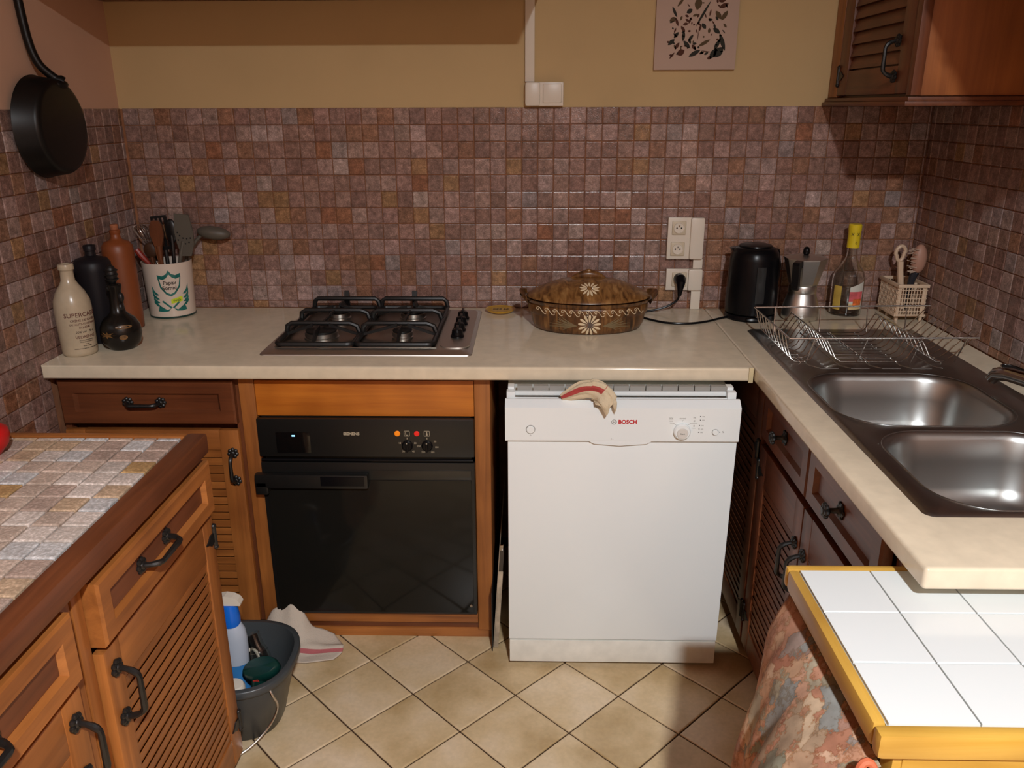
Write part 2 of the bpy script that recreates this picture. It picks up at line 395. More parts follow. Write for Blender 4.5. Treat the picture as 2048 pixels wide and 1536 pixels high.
# ------------------------------------------------------------------ joinery
def Fback(x0, yf, z0): return lambda u, v, w: (x0+u, yf-w, z0+v)       # faces -y
def Fpen(xf, y0, z0): return lambda u, v, w: (xf+w, y0-u, z0+v)         # faces +x, u runs towards the camera
def Fright(xf, y0, z0): return lambda u, v, w: (xf-w, y0-u, z0+v)       # faces -x
def fb(F, u0, u1, v0, v1, w0, w1, c=0.0, mb=None):
    t = MB().box(u0, u1, v0, v1, w0, w1, c).xf(F)
    if mb is None: return t
    return mb.add(t.v, t.f)
def handle_mb(F, uc, vc, L, along='v', proj=0.032, r=0.0055, w0=0.02):
    h = L/2; mb = MB(); path = []
    for i in range(7):
        a = PI/2*i/6; path.append((-h+0.012*(1-math.cos(a))*1.6, w0+proj*math.sin(a)))
    path = [(-h, w0)]+path+[(-p[0], p[1]) for p in reversed(path)]+[(h, w0)]
    P = [(a, 0, w) for a, w in path]
    mb.tube(P, [r*0.9]*2+[r*(1.0+0.12*math.sin(i*1.7)) for i in range(len(P)-4)]+[r*0.9]*2, 8)
    for sgn in (-1, 1):
        for k in range(7):
            a = 2*PI*k/7; mb.sphere((sgn*h+0.0105*math.cos(a), 0.0105*math.sin(a), w0+0.003), 0.0062, 8, 5, (1, 1, 0.8))
        mb.sphere((sgn*h, 0, w0+0.005), 0.009, 10, 6, (1, 1, 0.7))
    return mb.xf(lambda a, b, w: F(uc+(b if along == 'v' else a), vc+(a if along == 'v' else -b), w))
def knob_mb(F, uc, vc, w0=0.02):
    mb = MB().lathe([(0.016, 0), (0.0165, 0.003), (0.009, 0.006), (0.006, 0.010), (0.0055, 0.024), (0.010, 0.028), (0.012, 0.034), (0.006, 0.040)], n=14)
    for k in range(6):
        a = PI*k/3; mb.sphere((0.011*math.cos(a), 0.011*math.sin(a), 0.033), 0.0065, 8, 5, (1, 1, 0.9))
        mb.sphere((0.014*math.cos(a), 0.014*math.sin(a), 0.002), 0.006, 8, 5, (1, 1, 0.6))
    return mb.xf(lambda a, b, w: F(uc+a, vc+b, w0+w))
def hinge_mb(F, u, v, side, w0=0.02):
    mb = MB().tube([(u, v-0.022, w0+0.001), (u, v+0.022, w0+0.001)], 0.006, 8)
    for e in (-1, 1): mb.sphere((u, v+e*0.025, w0+0.001), 0.0068, 8, 6)
    mb.prism([(u, v-0.010), (u-side*0.022, v-0.013), (u-side*0.034, v-0.004), (u-side*0.046, v), (u-side*0.034, v+0.004), (u-side*0.022, v+0.013), (u, v+0.010)], w0-0.001, w0+0.003, lambda a, b, w: (a, b, w))
    return mb.xf(F)
def drawer(parent, F, w, h, mf, b=0.04, t=0.022, name='drawer'):
    rings = [(0, 0), (0, t-0.004), (0.005, t), (b, t), (b+0.008, t-0.010)]
    vs, fs = [], []
    for ins, d in rings: vs += [(ins, ins*0.9, d), (w-ins, ins*0.9, d), (w-ins, h-ins*0.9, d), (ins, h-ins*0.9, d)]
    for j in range(len(rings)-1):
        for i in range(4): k = (i+1) % 4; fs.append((j*4+i, j*4+k, (j+1)*4+k, (j+1)*4+i))
    n = len(rings)*4; fs.append((n-4, n-3, n-2, n-1)); fs.append((3, 2, 1, 0))
    return obj(name, MB().add(vs, fs).xf(F), mf, parent, smooth=0)
def louver_door(parent, F, w, h, mv, mh, ms, stile=0.055, rt_=0.06, rb=0.07, pitch=0.024, t=0.02, flip=False):
    mb = MB(); mb.cur = 0
    fb(F, 0, stile, 0, h, 0, t, 0.003, mb); mb.mi[-1:] = mb.mi[-1:]
    fb(F, w-stile, w, 0, h, 0, t, 0.003, mb)
    fb(F, stile, w-stile, 0, h, 0, 0.003, 0, mb)
    k = len(mb.f); mb.cur = 1
    fb(F, stile-0.001, w-stile+0.001, h-rt_, h, 0.001, t-0.001, 0.002, mb); fb(F, stile-0.001, w-stile+0.001, 0, rb, 0.001, t-0.001, 0.002, mb)
    d = obj('door', mb, [mv, mh], parent, smooth=30)
    n = int(round((h-rt_-rb)/pitch)); p = (h-rt_-rb)/n; me = None
    for i in range(n):
        v0 = rb+i*p
        if me is None:
            prof = [(0.0, 0.0152), (p-0.0017, 0.0180), (p-0.0013, 0.0172), (p-0.0022, 0.0162), (0.0, 0.0050)]
            if flip: prof = [(0.004, 0.0185), (0.0045, 0.0165), (p+0.002, 0.0085), (p+0.002, 0.0045), (0.004, 0.0130)]
            m_ = MB().prism(prof, stile, w-stile, lambda a, b, c: (c, a, b)); c0 = Vector(F(w/2, 0, 0))
            me = mesh_of('slat', m_.xf(F).xf(lambda x, y, z: (x-c0.x, y-c0.y, z-c0.z)), ms, smooth=0)
        inst('slat', me, d, F(w/2, v0, 0))
    return d

wa, wd = (lambda a: M['wa_'+a]), (lambda a: M['wd_'+a])
YF = -0.615                                             # face of the back units
# --- base cabinet in the left corner
c = thing('base_cabinet', 'dark wooden base cabinet in the left corner with drawer and louvred door', 'cabinet', (-1.06, -0.33, 0))
obj('body', MB().box(XL+0.028, -0.821, YF+0.03, -0.03, 0.05, H-TH-0.001), wd('z'), c, smooth=0)
for x in (XL+0.009, -0.820): obj('side_panel', MB().box(x, x+0.018, YF+0.001, -0.03, 0.0505, H-TH-0.001), wd('z'), c, smooth=0)
obj('plinth', MB().box(XL+0.009, -0.802, YF+0.05, -0.05, 0.0, 0.05), wd('x'), c, smooth=0)
F = Fback(XL+0.018, YF, 0.700); d = drawer(c, F, 0.487, 0.127, wd('x'))
obj('handle', handle_mb(F, 0.233, 0.062, 0.092, 'u', w0=0.012), M['black'], d)
F = Fback(XL+0.018, YF, 0.062); d = louver_door(c, F, 0.487, 0.620, wa('z'), wa('x'), wa('x'))
obj('handle', handle_mb(F, 0.467, 0.510, 0.085, 'v'), M['black'], d)
for v in (0.08, 0.53): obj('hinge', hinge_mb(F, 0.004, v, -1), M['black'], d)

# --- oven housing
c = thing('oven_housing', 'honey wooden housing framing the built-in oven', 'cabinet', (-0.455, -0.33, 0))
for x0, x1 in ((-0.800, -0.758), (-0.152, -0.108)): obj('side_panel', MB().box(x0, x1, YF-0.012, -0.04, 0.03, H-TH-0.001, 0.002), wa('z'), c, smooth=30)
obj('top_rail', MB().box(-0.757, -0.153, YF-0.008, YF+0.012, 0.722, H-TH-0.018, 0.002), M['wy_x'], c, smooth=30)
obj('overhang_shade_strip', MB().box(-0.757, -0.153, YF-0.004, YF+0.012, H-TH-0.0175, H-TH-0.001), wd('x'), c, smooth=0)  # darker wood stands in for the shadow of the worktop overhang
obj('bottom_rail', MB().box(-0.757, -0.153, YF-0.008, -0.04, 0.052, 0.090, 0.002), wa('x'), c, smooth=30)
obj('plinth', MB().box(-0.800, -0.108, YF-0.004, -0.05, 0.0, 0.0295, 0.001), wa('x'), c, smooth=30)
obj('lower_strip', MB().box(-0.757, -0.153, YF+0.002, -0.05, 0.030, 0.0515), wd('x'), c, smooth=0)

# --- built-in oven
ov = thing('oven', 'black built-in oven with glass door and control panel', 'oven', (-0.455, -0.35, 0.091))
OX0, OX1, OY = -0.757, -0.153, YF-0.020
mblk = plain('oven_enamel', (0.008, 0.008, 0.0075, 1), 0.35)
mglass = plain('oven_glass', (0.010, 0.0095, 0.008, 1), 0.10, spec=0.22)
moff = plain('panel_print', lin(176, 164, 140), 0.6)
obj('body', MB().box(OX0+0.010, OX1-0.010, YF-0.006, -0.10, 0.0905, 0.7205), mblk, ov, smooth=0)
p = obj('control_panel', MB().box(OX0, OX1, OY-0.006, YF-0.008, 0.606, 0.7195, 0.003), mblk, ov)
obj('trim_bar', MB().tube([(OX0+0.004, OY-0.004, 0.596), (OX1-0.004, OY-0.004, 0.596)], 0.0045, 8), M['blk_pl'], ov)
obj('display', MB().box(-0.706, -0.610, OY-0.0075, OY-0.004, 0.617, 0.680, 0.001), plain('display_glass', (0.004, 0.004, 0.004, 1), 0.08), p)
md, nt, b = newmat('blue_digit'); b.inputs['Emission Color'].default_value = (0.10, 0.55, 1.0, 1); b.inputs['Emission Strength'].default_value = 2.5
obj('display_digit', MB().box(-0.661, -0.652, OY-0.0082, OY-0.0072, 0.668, 0.672), md, p)
obj('lettering', front(text_mb('SIEMENS', 0.0115, bold=0.0006, space=1.05), -0.494, OY-0.0064, 0.676), moff, p, smooth=0)
def disc(x, y, z, r, h=0.003, n=20): return MB().lathe([(r, 0), (r, h*0.6), (r*0.8, h)], n=n).xf(lambda a, b_, w: (x+a, y-w, z+b_))
mo, nt, b = newmat('orange_lamp'); b.inputs['Base Color'].default_value = lin(240, 140, 20); b.inputs['Emission Color'].default_value = lin(255, 130, 10); b.inputs['Emission Strength'].default_value = 0.22
mr, nt, b = newmat('red_lamp'); b.inputs['Base Color'].default_value = lin(220, 40, 30); b.inputs['Emission Color'].default_value = lin(240, 30, 20); b.inputs['Emission Strength'].default_value = 0.20
obj('orange_indicator', disc(-0.366, OY-0.006, 0.678, 0.008), mo, p); obj('red_indicator', disc(-0.312, OY-0.006, 0.678, 0.0075), mr, p)
mb = MB()
for x in (-0.3395, -0.2840):                       # square pictograms
    for (a0, a1, b0, b1) in ((-.008, .008, .0068, .008), (-.008, .008, -.008, -.0068), (-.008, -.0068, -.008, .008), (.0068, .008, -.008, .008)):
        mb.box(x+a0, x+a1, OY-0.0068, OY-0.0058, 0.678+b0, 0.678+b1)
mb.box(-0.3435, -0.342, OY-.0068, OY-.0058, .673, .683); mb.box(-.3425, -.336, OY-.0068, OY-.0058, .6725, .674)
mb.prism([(-0.2865, .6725), (-.2815, .6725), (-.2825, .678), (-.2832, .6835), (-.2848, .6835), (-.2855, .678)], OY-.0068, OY-.0058)
for x in (-0.3395, -0.2840):
    mb.box(x-.0008, x+.0008, OY-.0068, OY-.0058, .661, .666)
for (x, z, s) in ((-0.3605, 0.649, '1'), (-0.3175, 0.649, '3'), (-0.351, 0.624, '5'), (-0.3235, 0.624, '4')):
    t = front(text_mb(s+'0', 0.0075), x, OY-0.0064, z); mb.add(t.v, t.f)
for (x, z, s) in ((-0.262, 0.654, '50'), (-0.258, 0.637, '100'), (-0.270, 0.622, '150'), (-0.296, 0.622, '200'), (-0.308, 0.640, '250'), (-0.304, 0.656, '-')):
    t = front(text_mb(s, 0.0072), x, OY-0.0064, z); mb.add(t.v, t.f)
obj('dial_print', mb, moff, p, smooth=0)
for x in (-0.3395, -0.2840):
    k = obj('dial', disc(x, OY-0.006, 0.641, 0.0155, 0.006, 24), M['blk_pl'], p)
    obj('pointer', MB().box(x-0.0022, x+0.0022, OY-0.021, OY-0.011, 0.626, 0.656, 0.001), M['blk_pl'], p)
    obj('pointer_mark', MB().box(x-0.0018, x+0.0018, OY-0.0216, OY-0.0205, 0.652, 0.6545), moff, p)
dr = obj('door', MB().box(OX0, OX1, OY-0.004, YF-0.007, 0.0925, 0.588, 0.003), mblk, ov)
obj('glass_pane', MB().box(OX0+0.012, OX1-0.010, OY-0.0062, OY-0.0035, 0.100, 0.535, 0.001), mglass, dr)
obj('upper_glass', MB().box(-0.452, OX1-0.010, OY-0.0062, OY-0.0035, 0.538, 0.566, 0.001), plain('grey_glass', (0.02, 0.019, 0.016, 1), 0.25), dr)
mb = MB().box(-0.772, -0.452, OY-0.030, OY-0.006, 0.517, 0.560, 0.006); mb.box(-0.772, -0.735, OY-0.030, OY-0.004, 0.497, 0.540, 0.006)
hd = obj('handle', mb, mblk, dr)
obj('handle_plate', MB().box(-0.585, -0.462, OY-0.0315, OY-0.0295, 0.527, 0.556, 0.001), M['blk_pl'], dr)
obj('rivet', disc(OX1-0.018, OY-0.006, 0.125, 0.005), M['chrome'], dr)

# --- dishwasher, worktop-less, door ajar
DX0, DX1 = -0.062, 0.536
dwt = thing('dishwasher', 'white freestanding dishwasher with its door ajar under the long worktop', 'dishwasher', (0.237, -0.45, 0))
obj('body', MB().box(DX0+0.004, DX1-0.004, -0.70, -0.12, 0.015, 0.822, 0.002), M['dw'], dwt)
for x in (DX0+0.05, DX1-0.05):
    for y in (-0.69, -0.20): obj('foot', MB().lathe([(0.015, 0.0), (0.015, 0.016)], x, y, 12), M['blk_pl'], dwt)
obj('kick_plate', MB().box(DX0+0.008, DX1-0.004, -0.757, -0.735, 0.018, 0.090, 0.002), plain('scuffed_white', lin(224, 222, 212), 0.4, var=0.08, scale=25), dwt)
mf = plain('frame_grey', lin(150, 148, 142), 0.5)
for x0, x1, y0, y1 in ((DX0+0.004, DX1-0.014, -0.728, -0.716),): fr = obj('top_frame', MB().box(x0, x1, y0, y1, 0.8225, 0.8330, 0.001), M['dw'], dwt)
for i in range(13): x = DX0+0.03+i*0.042; obj('insulation_clip', MB().box(x, x+0.0395, -0.7155, -0.7005, 0.8225, 0.8445), mf, dwt, smooth=0)
obj('tub_bar', MB().tube([(DX0+0.012, -0.742, 0.8185), (DX1-0.022, -0.742, 0.8185)], 0.0045, 10), M['dw'], dwt)
for x in (DX0+0.003, DX1-0.028): obj('tub_corner', MB().box(x, x+0.022, -0.750, -0.729, 0.78, 0.8400, 0.001).box(x+0.003, x+0.019, -0.728, -0.7005, 0.834, 0.8465, 0.001), M['dw'], dwt)
obj('tub_edge', MB().box(DX0+0.03, DX1-0.035, -0.735, -0.7165, 0.79, 0.808), mf, dwt, smooth=0)
# the door leans out a little: shear in y with height
def lean(z): return -0.757-0.028*(z-0.093)/0.72
def dbox(mb, x0, x1, w0, w1, z0, z1, c=0.0):
    t = MB().box(x0, x1, w0, w1, z0, z1, c); return mb.add([(x, lean(z)-y, z) for x, y, z in t.v], t.f)
dd = obj('door', dbox(MB(), DX0+0.006, DX1-0.002, -0.018, 0.0, 0.094, 0.7165, 0.003), M['dw'], dwt)
pan_prof = [(0.000, 0.7185), (0.006, 0.7185), (0.009, 0.7215), (0.007, 0.812), (-0.016, 0.8275), (-0.022, 0.8275), (-0.022, 0.7185)]
mb = MB().prism([(z, w) for w, z in pan_prof], DX0, DX1-0.001, lambda z, w, x: (x, lean(z)-w, z))
cp = obj('control_panel', mb, M['dw'], dwt, smooth=25)
def psurf(z): return lean(z)-0.009+0.002*(z-0.7215)/0.09
def pface(mb_, x, z): return mb_.xf(lambda u, v, w: (x+u, psurf(z+v)-w, z+v))
obj('grip', MB().prism([(0.155, 0.7185), (0.167, 0.7125), (0.232, 0.7075), (0.300, 0.7125), (0.312, 0.7185), (0.312, 0.7345), (0.155, 0.7345)], -0.7895, -0.780), M['dw'], cp, smooth=0)
mred = plain('red_print', lin(190, 36, 40), 0.5); mgry = plain('grey_print', lin(140, 138, 132), 0.6)
obj('lettering', pface(text_mb('BOSCH', 0.0145, bold=0.0007, space=1.0), 0.250, 0.774), mred, cp, smooth=0)
ring = MB()
for R_ in (0.0062,): ring.tube([(0.2155+R_*math.cos(a*PI/10), psurf(0.774)-0.0004, 0.774+R_*math.sin(a*PI/10)) for a in range(20)], 0.0007, 6, True)
for sx in (-1, 1): ring.box(0.2155+sx*0.0025-0.0006, 0.2155+sx*0.0025+0.0006, psurf(.774)-0.0008, psurf(.774), 0.770, 0.778)
ring.box(0.2135, 0.2175, psurf(.774)-0.0008, psurf(.774), 0.7735, 0.7745)
obj('emblem', ring, mgry, cp, smooth=0)
def pdisc(x, z, r, h, n=28, r2=None): return MB().lathe([(r, 0), (r, h*0.7), (r*0.86, h)], n=n).xf(lambda a, b_, w: (x+a, psurf(z)-w, z+b_))
k = obj('programme_dial', pdisc(0.3885, 0.7505, 0.0215, 0.012), M['dw'], cp)
obj('start_button', pdisc(0.3885, 0.7475, 0.0155, 0.0145), plain('button_white', lin(214, 212, 206), 0.3), cp)
obj('button_print', pface(text_mb('Start', 0.0062), 0.3885, 0.7475).xf(lambda x, y, z: (x, y-0.0148, z)), mgry, cp, smooth=0)
obj('power_button', pdisc(0.003, 0.7525, 0.0105, 0.004), M['dw'], cp); obj('power_button_ring', MB().tube([(0.003+0.0112*math.cos(a*PI/12), psurf(0.7525)-0.0005, 0.7525+0.0112*math.sin(a*PI/12)) for a in range(24)], 0.0008, 6, True), mgry, cp)
obj('side_button', pdisc(0.4735, 0.7475, 0.0075, 0.005), M['dw'], cp); obj('side_button_ring', MB().tube([(0.4735+0.0078*math.cos(a*PI/12), psurf(0.7475)-0.0005, 0.7475+0.0078*math.sin(a*PI/12)) for a in range(24)], 0.0007, 6, True), mgry, cp)
pr = MB(); dk = MB()
for (x, z) in ((0.4335, 0.7905), (0.4335, 0.7805), (0.4325, 0.7655), (0.4320, 0.7560), (0.4315, 0.7465), (0.4850, 0.7475)):
    t = pdisc(x, z, 0.0013, 0.0006, 8); dk.add(t.v, t.f)
    if x < 0.45: t = pface(text_mb('oo', 0.006), x+0.0075, z); pr.add(t.v, t.f)
for (x, z, s) in ((0.3600, 0.784, '%%'), (0.3600, 0.777, '=='), (0.3890, 0.785, 'oooo'), (0.3890, 0.779, 'v'), (0.4185, 0.785, '**'), (0.4185, 0.778, '#'), (0.4185, 0.764, '8'), (0.4935, 0.7475, '%'), (0.003, 0.7365, 'o'), (0.212, 0.7295, '- .')):
    t = pface(text_mb(s, 0.0075), x, z)
    if z == 0.7295: t.xf(lambda a, b_, c_: (a, b_-0.0035, c_))
    pr.add(t.v, t.f)
for (xa, za, xb, zb) in ((0.357, 0.772, 0.366, 0.772), (0.366, 0.772, 0.3735, 0.766), (0.4255, 0.772, 0.411, 0.772), (0.411, 0.772, 0.404, 0.767), (0.415, 0.758, 0.4225, 0.758)):
    pr.tube([(xa, psurf(za)-.0003, za), (xb, psurf(zb)-.0003, zb)], 0.0004, 5)
obj('panel_print', pr, mgry, cp, smooth=0); obj('indicator_dots', dk, M['hole'], cp, smooth=0)

# --- sink run on the right: corner cabinet and sink cabinet
XF = 0.640
c = thing('base_cabinet', 'dark corner base cabinet with louvred door beside the dishwasher', 'cabinet', (0.93, -0.42, 0))
obj('body', MB().box(XF, XRW-0.010, -0.690, -0.03, 0.05, H-TH-0.001), wd('z'), c, smooth=0)
obj('plinth', MB().box(XF+0.06, XRW-0.012, -0.690, -0.05, 0.0, 0.05), wd('y'), c, smooth=0)
F = Fright(XF, -0.150, 0.055); d = louver_door(c, F, 0.535, 0.765, wd('z'), wd('y'), wd('y'), rt_=0.10)
for v in (0.10, 0.60): obj('hinge', hinge_mb(F, 0.531, v, 1), M['black'], d)
c = thing('sink_cabinet', 'dark wooden sink cabinet with two knobbed drawers and louvred doors under the right worktop', 'cabinet', (0.93, -1.09, 0))
obj('body', MB().box(XF+0.03, XRW-0.010, -1.471, -0.711, 0.05, 0.690), wd('z'), c, smooth=0)
for y in (-1.490, -0.7100): obj('side_panel', MB().box(XF+0.001, XRW-0.010, y, y+0.018, 0.0505, H-TH-0.001), wd('z'), c, smooth=0)
obj('plinth', MB().box(XF+0.06, XRW-0.012, -1.490, -0.6915, 0.0, 0.05), wd('y'), c, smooth=0)
obj('top_rail', MB().box(XF+0.030, XF+0.048, -1.471, -0.7105, 0.6905, H-TH-0.001), wd('y'), c, smooth=0)
for k, (y0, w_) in enumerate(((-0.700, 0.362), (-1.068, 0.390))):
    F = Fright(XF, y0, 0.698); d = drawer(c, F, w_, 0.132, wd('y'), b=0.038)
    obj('knob', knob_mb(F, w_*0.46, 0.066, 0.012), M['black'], d)
    F = Fright(XF, y0, 0.055); d = louver_door(c, F, w_, 0.622, wd('z'), wd('y'), wd('y'), rt_=0.10)
    obj('handle', handle_mb(F, 0.338 if k == 0 else 0.030, 0.470, 0.095, 'v', proj=0.036), M['black'], d)
    if k == 0:
        for v in (0.10, 0.55): obj('hinge', hinge_mb(F, 0.002, v, -1), M['black'], d)

# --- peninsula on the left with a tiled top
PXF, PY0 = -0.712, -1.150
for k, (ya, yb, lab) in enumerate(((-1.152, -1.668, 'honey wooden peninsula cabinet with louvred door, far one beside the bucket'), (-1.670, -2.260, 'honey wooden peninsula cabinet at the lower left corner, nearest to the viewer'))):
    c = thing('peninsula_cabinet', lab, 'cabinet', (-1.0, (ya+yb)/2, 0))
    obj('body', MB().box(XL+0.010, PXF-0.03, yb+0.019, ya-0.019, 0.05, 0.838), wa('z'), c, smooth=0)
    for y in (yb, ya-0.018): obj('side_panel', MB().box(XL+0.010, PXF-0.0005, y, y+0.018, 0.0505, 0.838), wa('z'), c, smooth=0)
    obj('plinth', MB().box(XL+0.010, PXF-0.06, yb, ya, 0.0, 0.05), wd('y'), c, smooth=0)
    y0, w_ = (-1.156, 0.478) if k == 0 else (-1.708, 0.500)
    obj('face_stile', fb(Fpen(PXF, y0-w_, 0.05), 0.004, 0.032, 0, 0.785, 0, 0.006, 0.001), wa('z'), c)
    if k == 1: obj('face_stile', fb(Fpen(PXF, -1.672, 0.05), 0, 0.034, 0, 0.785, 0, 0.006, 0.001), wa('z'), c)
    F = Fpen(PXF+0.002, y0, 0.708); d = drawer(c, F, w_, 0.118, wa('y'), b=0.034, t=0.030)
    obj('panel', fb(F, 0.043, w_-0.043, 0.040, 0.078, 0.0195, 0.0215), wd('y'), d, smooth=0)
    obj('handle', handle_mb(F, w_*0.57 if k == 0 else w_*0.5, 0.060, 0.105, 'u', proj=0.036, w0=0.020), M['black'], d)
    F = Fpen(PXF+0.001, y0, 0.06); d = louver_door(c, F, w_, 0.634, wa('z'), wa('y'), wa('y'), rt_=0.085, rb=0.075, stile=0.052)
    obj('handle', handle_mb(F, 0.452 if k == 0 else 0.030, 0.540, 0.100, 'v', proj=0.038), M['black'], d)
    for v in (0.09, 0.585): obj('hinge', hinge_mb(F, 0.003 if k == 0 else w_-0.003, v, -1 if k == 0 else 1), M['black'], d)
t = thing('tiled_peninsula_top', 'peninsula worktop of square stone tiles with a reddish wooden edge', 'worktop', (-1.0, -1.70, 0.8385))
obj('base_board', MB().box(XL+0.009, -0.727, -2.262, -1.163, 0.8390, 0.8745), M['pgrout'], t, smooth=0)
mb = MB().box(-0.724, -0.682, -2.262, -1.143, 0.8392, 0.8835, 0.007); obj('front_edge', mb, M['wd_y'], t)
obj('side_edge', MB().box(XL+0.009, -0.7245, -1.1625, -1.143, 0.8392, 0.8825, 0.004), M['wa_x'], t)
cache = {}
PCOL = [lin(196, 176, 160)]*5+[lin(182, 160, 146)]*4+[lin(206, 194, 184)]*4+[lin(190, 164, 136)]*2+[lin(180, 146, 100)]*1+[lin(200, 198, 196)]*2
for a, b_ in cuts(XL+0.009, -0.7245, -0.779, 0.0507):
    for c_, d_ in cuts(-2.26, -1.164, -1.179, 0.0520):
        key = (round(b_-a-.0040, 4), round(d_-c_-.0040, 4))
        if key not in cache: cache[key] = mesh_of('tile', tile_mb(key[0], key[1], 0.006), M['ptile'], smooth=0)
        q = random.choice(PCOL); kk = random.uniform(0.9, 1.08)
        inst('tile', cache[key], t, ((a+b_)/2, (c_+d_)/2, 0.8745), rot=(random.uniform(-.008, .008), random.uniform(-.008, .008), random.uniform(-.008, .008)), color=(q[0]*kk, q[1]*kk, q[2]*kk, 1))

# --- wall cabinet on the right wall
c = thing('wall_cabinet', 'reddish wooden wall cabinet with louvred door high in the right corner', 'cabinet', (1.09, -0.30, 1.535))
obj('body', MB().box(0.949, XRW-0.008, -0.585, -0.008, 1.555, 2.30), wd('z'), c, smooth=0)
obj('end_panel', MB().box(0.952, XRW-0.010, -0.596, -0.5855, 1.557, 2.30, 0.001), wood('end_panel_veneer', lin(130, 72, 32), lin(168, 102, 50), 'z'), c)
obj('corner_post', MB().box(0.926, 0.9515, -0.600, -0.572, 1.557, 2.30, 0.002), wd('z'), c)
obj('cornice', MB().box(0.912, XRW-0.008, -0.608, -0.008, 1.533, 1.544, 0.002).box(0.920, XRW-0.008, -0.603, -0.008, 1.5442, 1.5548, 0.002), wd('y'), c)
obj('wall_stile', MB().box(0.929, 0.9485, -0.075, -0.008, 1.557, 2.30, 0.001), wa('z'), c)
F = Fright(0.949, -0.078, 1.562); d = louver_door(c, F, 0.488, 0.73, wd('z'), wd('y'), wd('y'), rt_=0.06, rb=0.068, stile=0.07, pitch=0.033, flip=True)
obj('handle', handle_mb(F, 0.405, 0.085, 0.085, 'v'), M['black'], d)
obj('hinge', hinge_mb(F, 0.003, 0.055, -1), M['black'], d)

# ------------------------------------------------------------------ sink, tap, drying rack
def rrect(cx, cy, hx, hy, r, z, n=10):
    pts = []
    for qx, qy, a0 in ((1, 1, 0), (-1, 1, PI/2), (-1, -1, PI), (1, -1, 3*PI/2)):
        for i in range(n+1):
            a = a0+PI/2*i/n; pts.append((cx+qx*(hx-r)+r*math.cos(a), cy+qy*(hy-r)+r*math.sin(a), z))
    return pts
sk = thing('sink', 'stainless steel double sink with ribbed drainer set into the right worktop', 'sink', ((SX0+SX1)/2, (SY0+SY1)/2, H))
bm = bmesh.new(); ZS = H+0.004
def loop(pts):
    vs_ = [bm.verts.new(p) for p in pts]
    return vs_, [bm.edges.new((vs_[i], vs_[(i+1) % len(vs_)])) for i in range(len(vs_))]
ocx, ocy, ohx, ohy = (SX0+SX1)/2, (SY0+SY1)/2, (SX1-SX0)/2, (SY1-SY0)/2
o_in, e1 = loop(rrect(ocx, ocy, ohx-0.006, ohy-0.006, 0.014, ZS))
bowls = [(0.885, -0.908, 0.200, 0.182, 0.115), (0.900, -1.298, 0.190, 0.178, 0.105)]
holes = [loop(rrect(*b_[:4], b_[4], ZS, 12)) for b_ in bowls]
bmesh.ops.triangle_fill(bm, use_beauty=True, use_dissolve=False, edges=e1+holes[0][1]+holes[1][1])
o_lo = [bm.verts.new(p) for p in rrect(ocx, ocy, ohx, ohy, 0.02, H+0.0003)]
n_ = len(o_in)
for i in range(n_): bm.faces.new((o_in[i], o_in[(i+1) % n_], o_lo[(i+1) % n_], o_lo[i]))
for b_, (vs_, es_) in zip(bowls, holes):
    prev = vs_
    for ins, dz in ((0.004, -0.002), (0.010, -0.008), (0.014, -0.018), (0.022, -0.06), (0.032, -0.115), (0.044, -0.138), (0.062, -0.150), (0.10, -0.155)):
        ring_ = [bm.verts.new(p) for p in rrect(b_[0], b_[1], b_[2]-ins, b_[3]-ins, max(0.03, b_[4]-ins*0.8), ZS+dz, 12)]
        for i in range(len(ring_)): bm.faces.new((prev[i], prev[(i+1) % len(ring_)], ring_[(i+1) % len(ring_)], ring_[i]))
        prev = ring_
    bm.faces.new(prev)
obj('basin', MB().bm(bm), M['sink'], sk, smooth=40)
for i, x in enumerate((0.735, 0.815, 0.895, 0.975, 1.055)):
    obj('drainer_rib', MB().tube([(x, -0.335, ZS), (x, -0.66, ZS), (x+0.02, -0.685, ZS)], 0.0022, 6), M['sink'], sk)
    if i < 4: obj('drainer_rib', MB().tube([(x+0.022, -0.686, ZS), (x+0.070, -0.686, ZS)], 0.0022, 6), M['sink'], sk)
obj('bowl_rim', MB().tube(rrect(0.885, -0.908, 0.202, 0.184, 0.116, ZS, 12), 0.0016, 6, True), M['sink'], sk)
obj('bowl_rim', MB().tube(rrect(0.900, -1.298, 0.192, 0.180, 0.106, ZS, 12), 0.0016, 6, True), M['sink'], sk)
for b_ in bowls: obj('drain', MB().lathe([(0.034, ZS-0.1548), (0.034, ZS-0.1535), (0.026, ZS-0.1525), (0.02, ZS-0.1545)], b_[0]+0.02, b_[1], 24), M['chrome'], sk)

tp = thing('mixer_tap', 'chrome mixer tap behind the sink bowls at the right edge', 'tap', (1.135, -1.06, ZS))
obj('base', MB().lathe([(0.027, ZS+.0003), (0.027, ZS+0.008), (0.022, ZS+0.012), (0.021, ZS+0.055), (0.016, ZS+0.070)], 1.135, -1.06, 24), M['chrome'], tp)
obj('spout', MB().tube([(1.135, -1.055, ZS+0.045), (1.133, -1.02, ZS+0.058), (1.126, -0.96, ZS+0.060), (1.113, -0.905, ZS+0.056), (1.104, -0.872, ZS+0.046), (1.100, -0.862, ZS+0.030)], [0.016, 0.017, 0.017, 0.0165, 0.016, 0.014], 14), M['chrome'], tp)
obj('lever', MB().tube([(1.137, -1.062, ZS+0.070), (1.142, -1.08, ZS+0.10), (1.15, -1.13, ZS+0.118)], [0.011, 0.009, 0.007], 10), M['chrome'], tp)
sd = thing('soap_dish', 'small dark dish with chrome rim against the right wall behind the tap', 'dish', (1.230, -0.745, H))
obj('bowl', MB().lathe([(0.5, H+.0003), (0.62, H+0.004), (0.8, H+0.016), (0.75, H+0.016), (0.55, H+0.006)], 1.230, -0.745, 20, 0.030, 0.075), M['castiron'], sd)
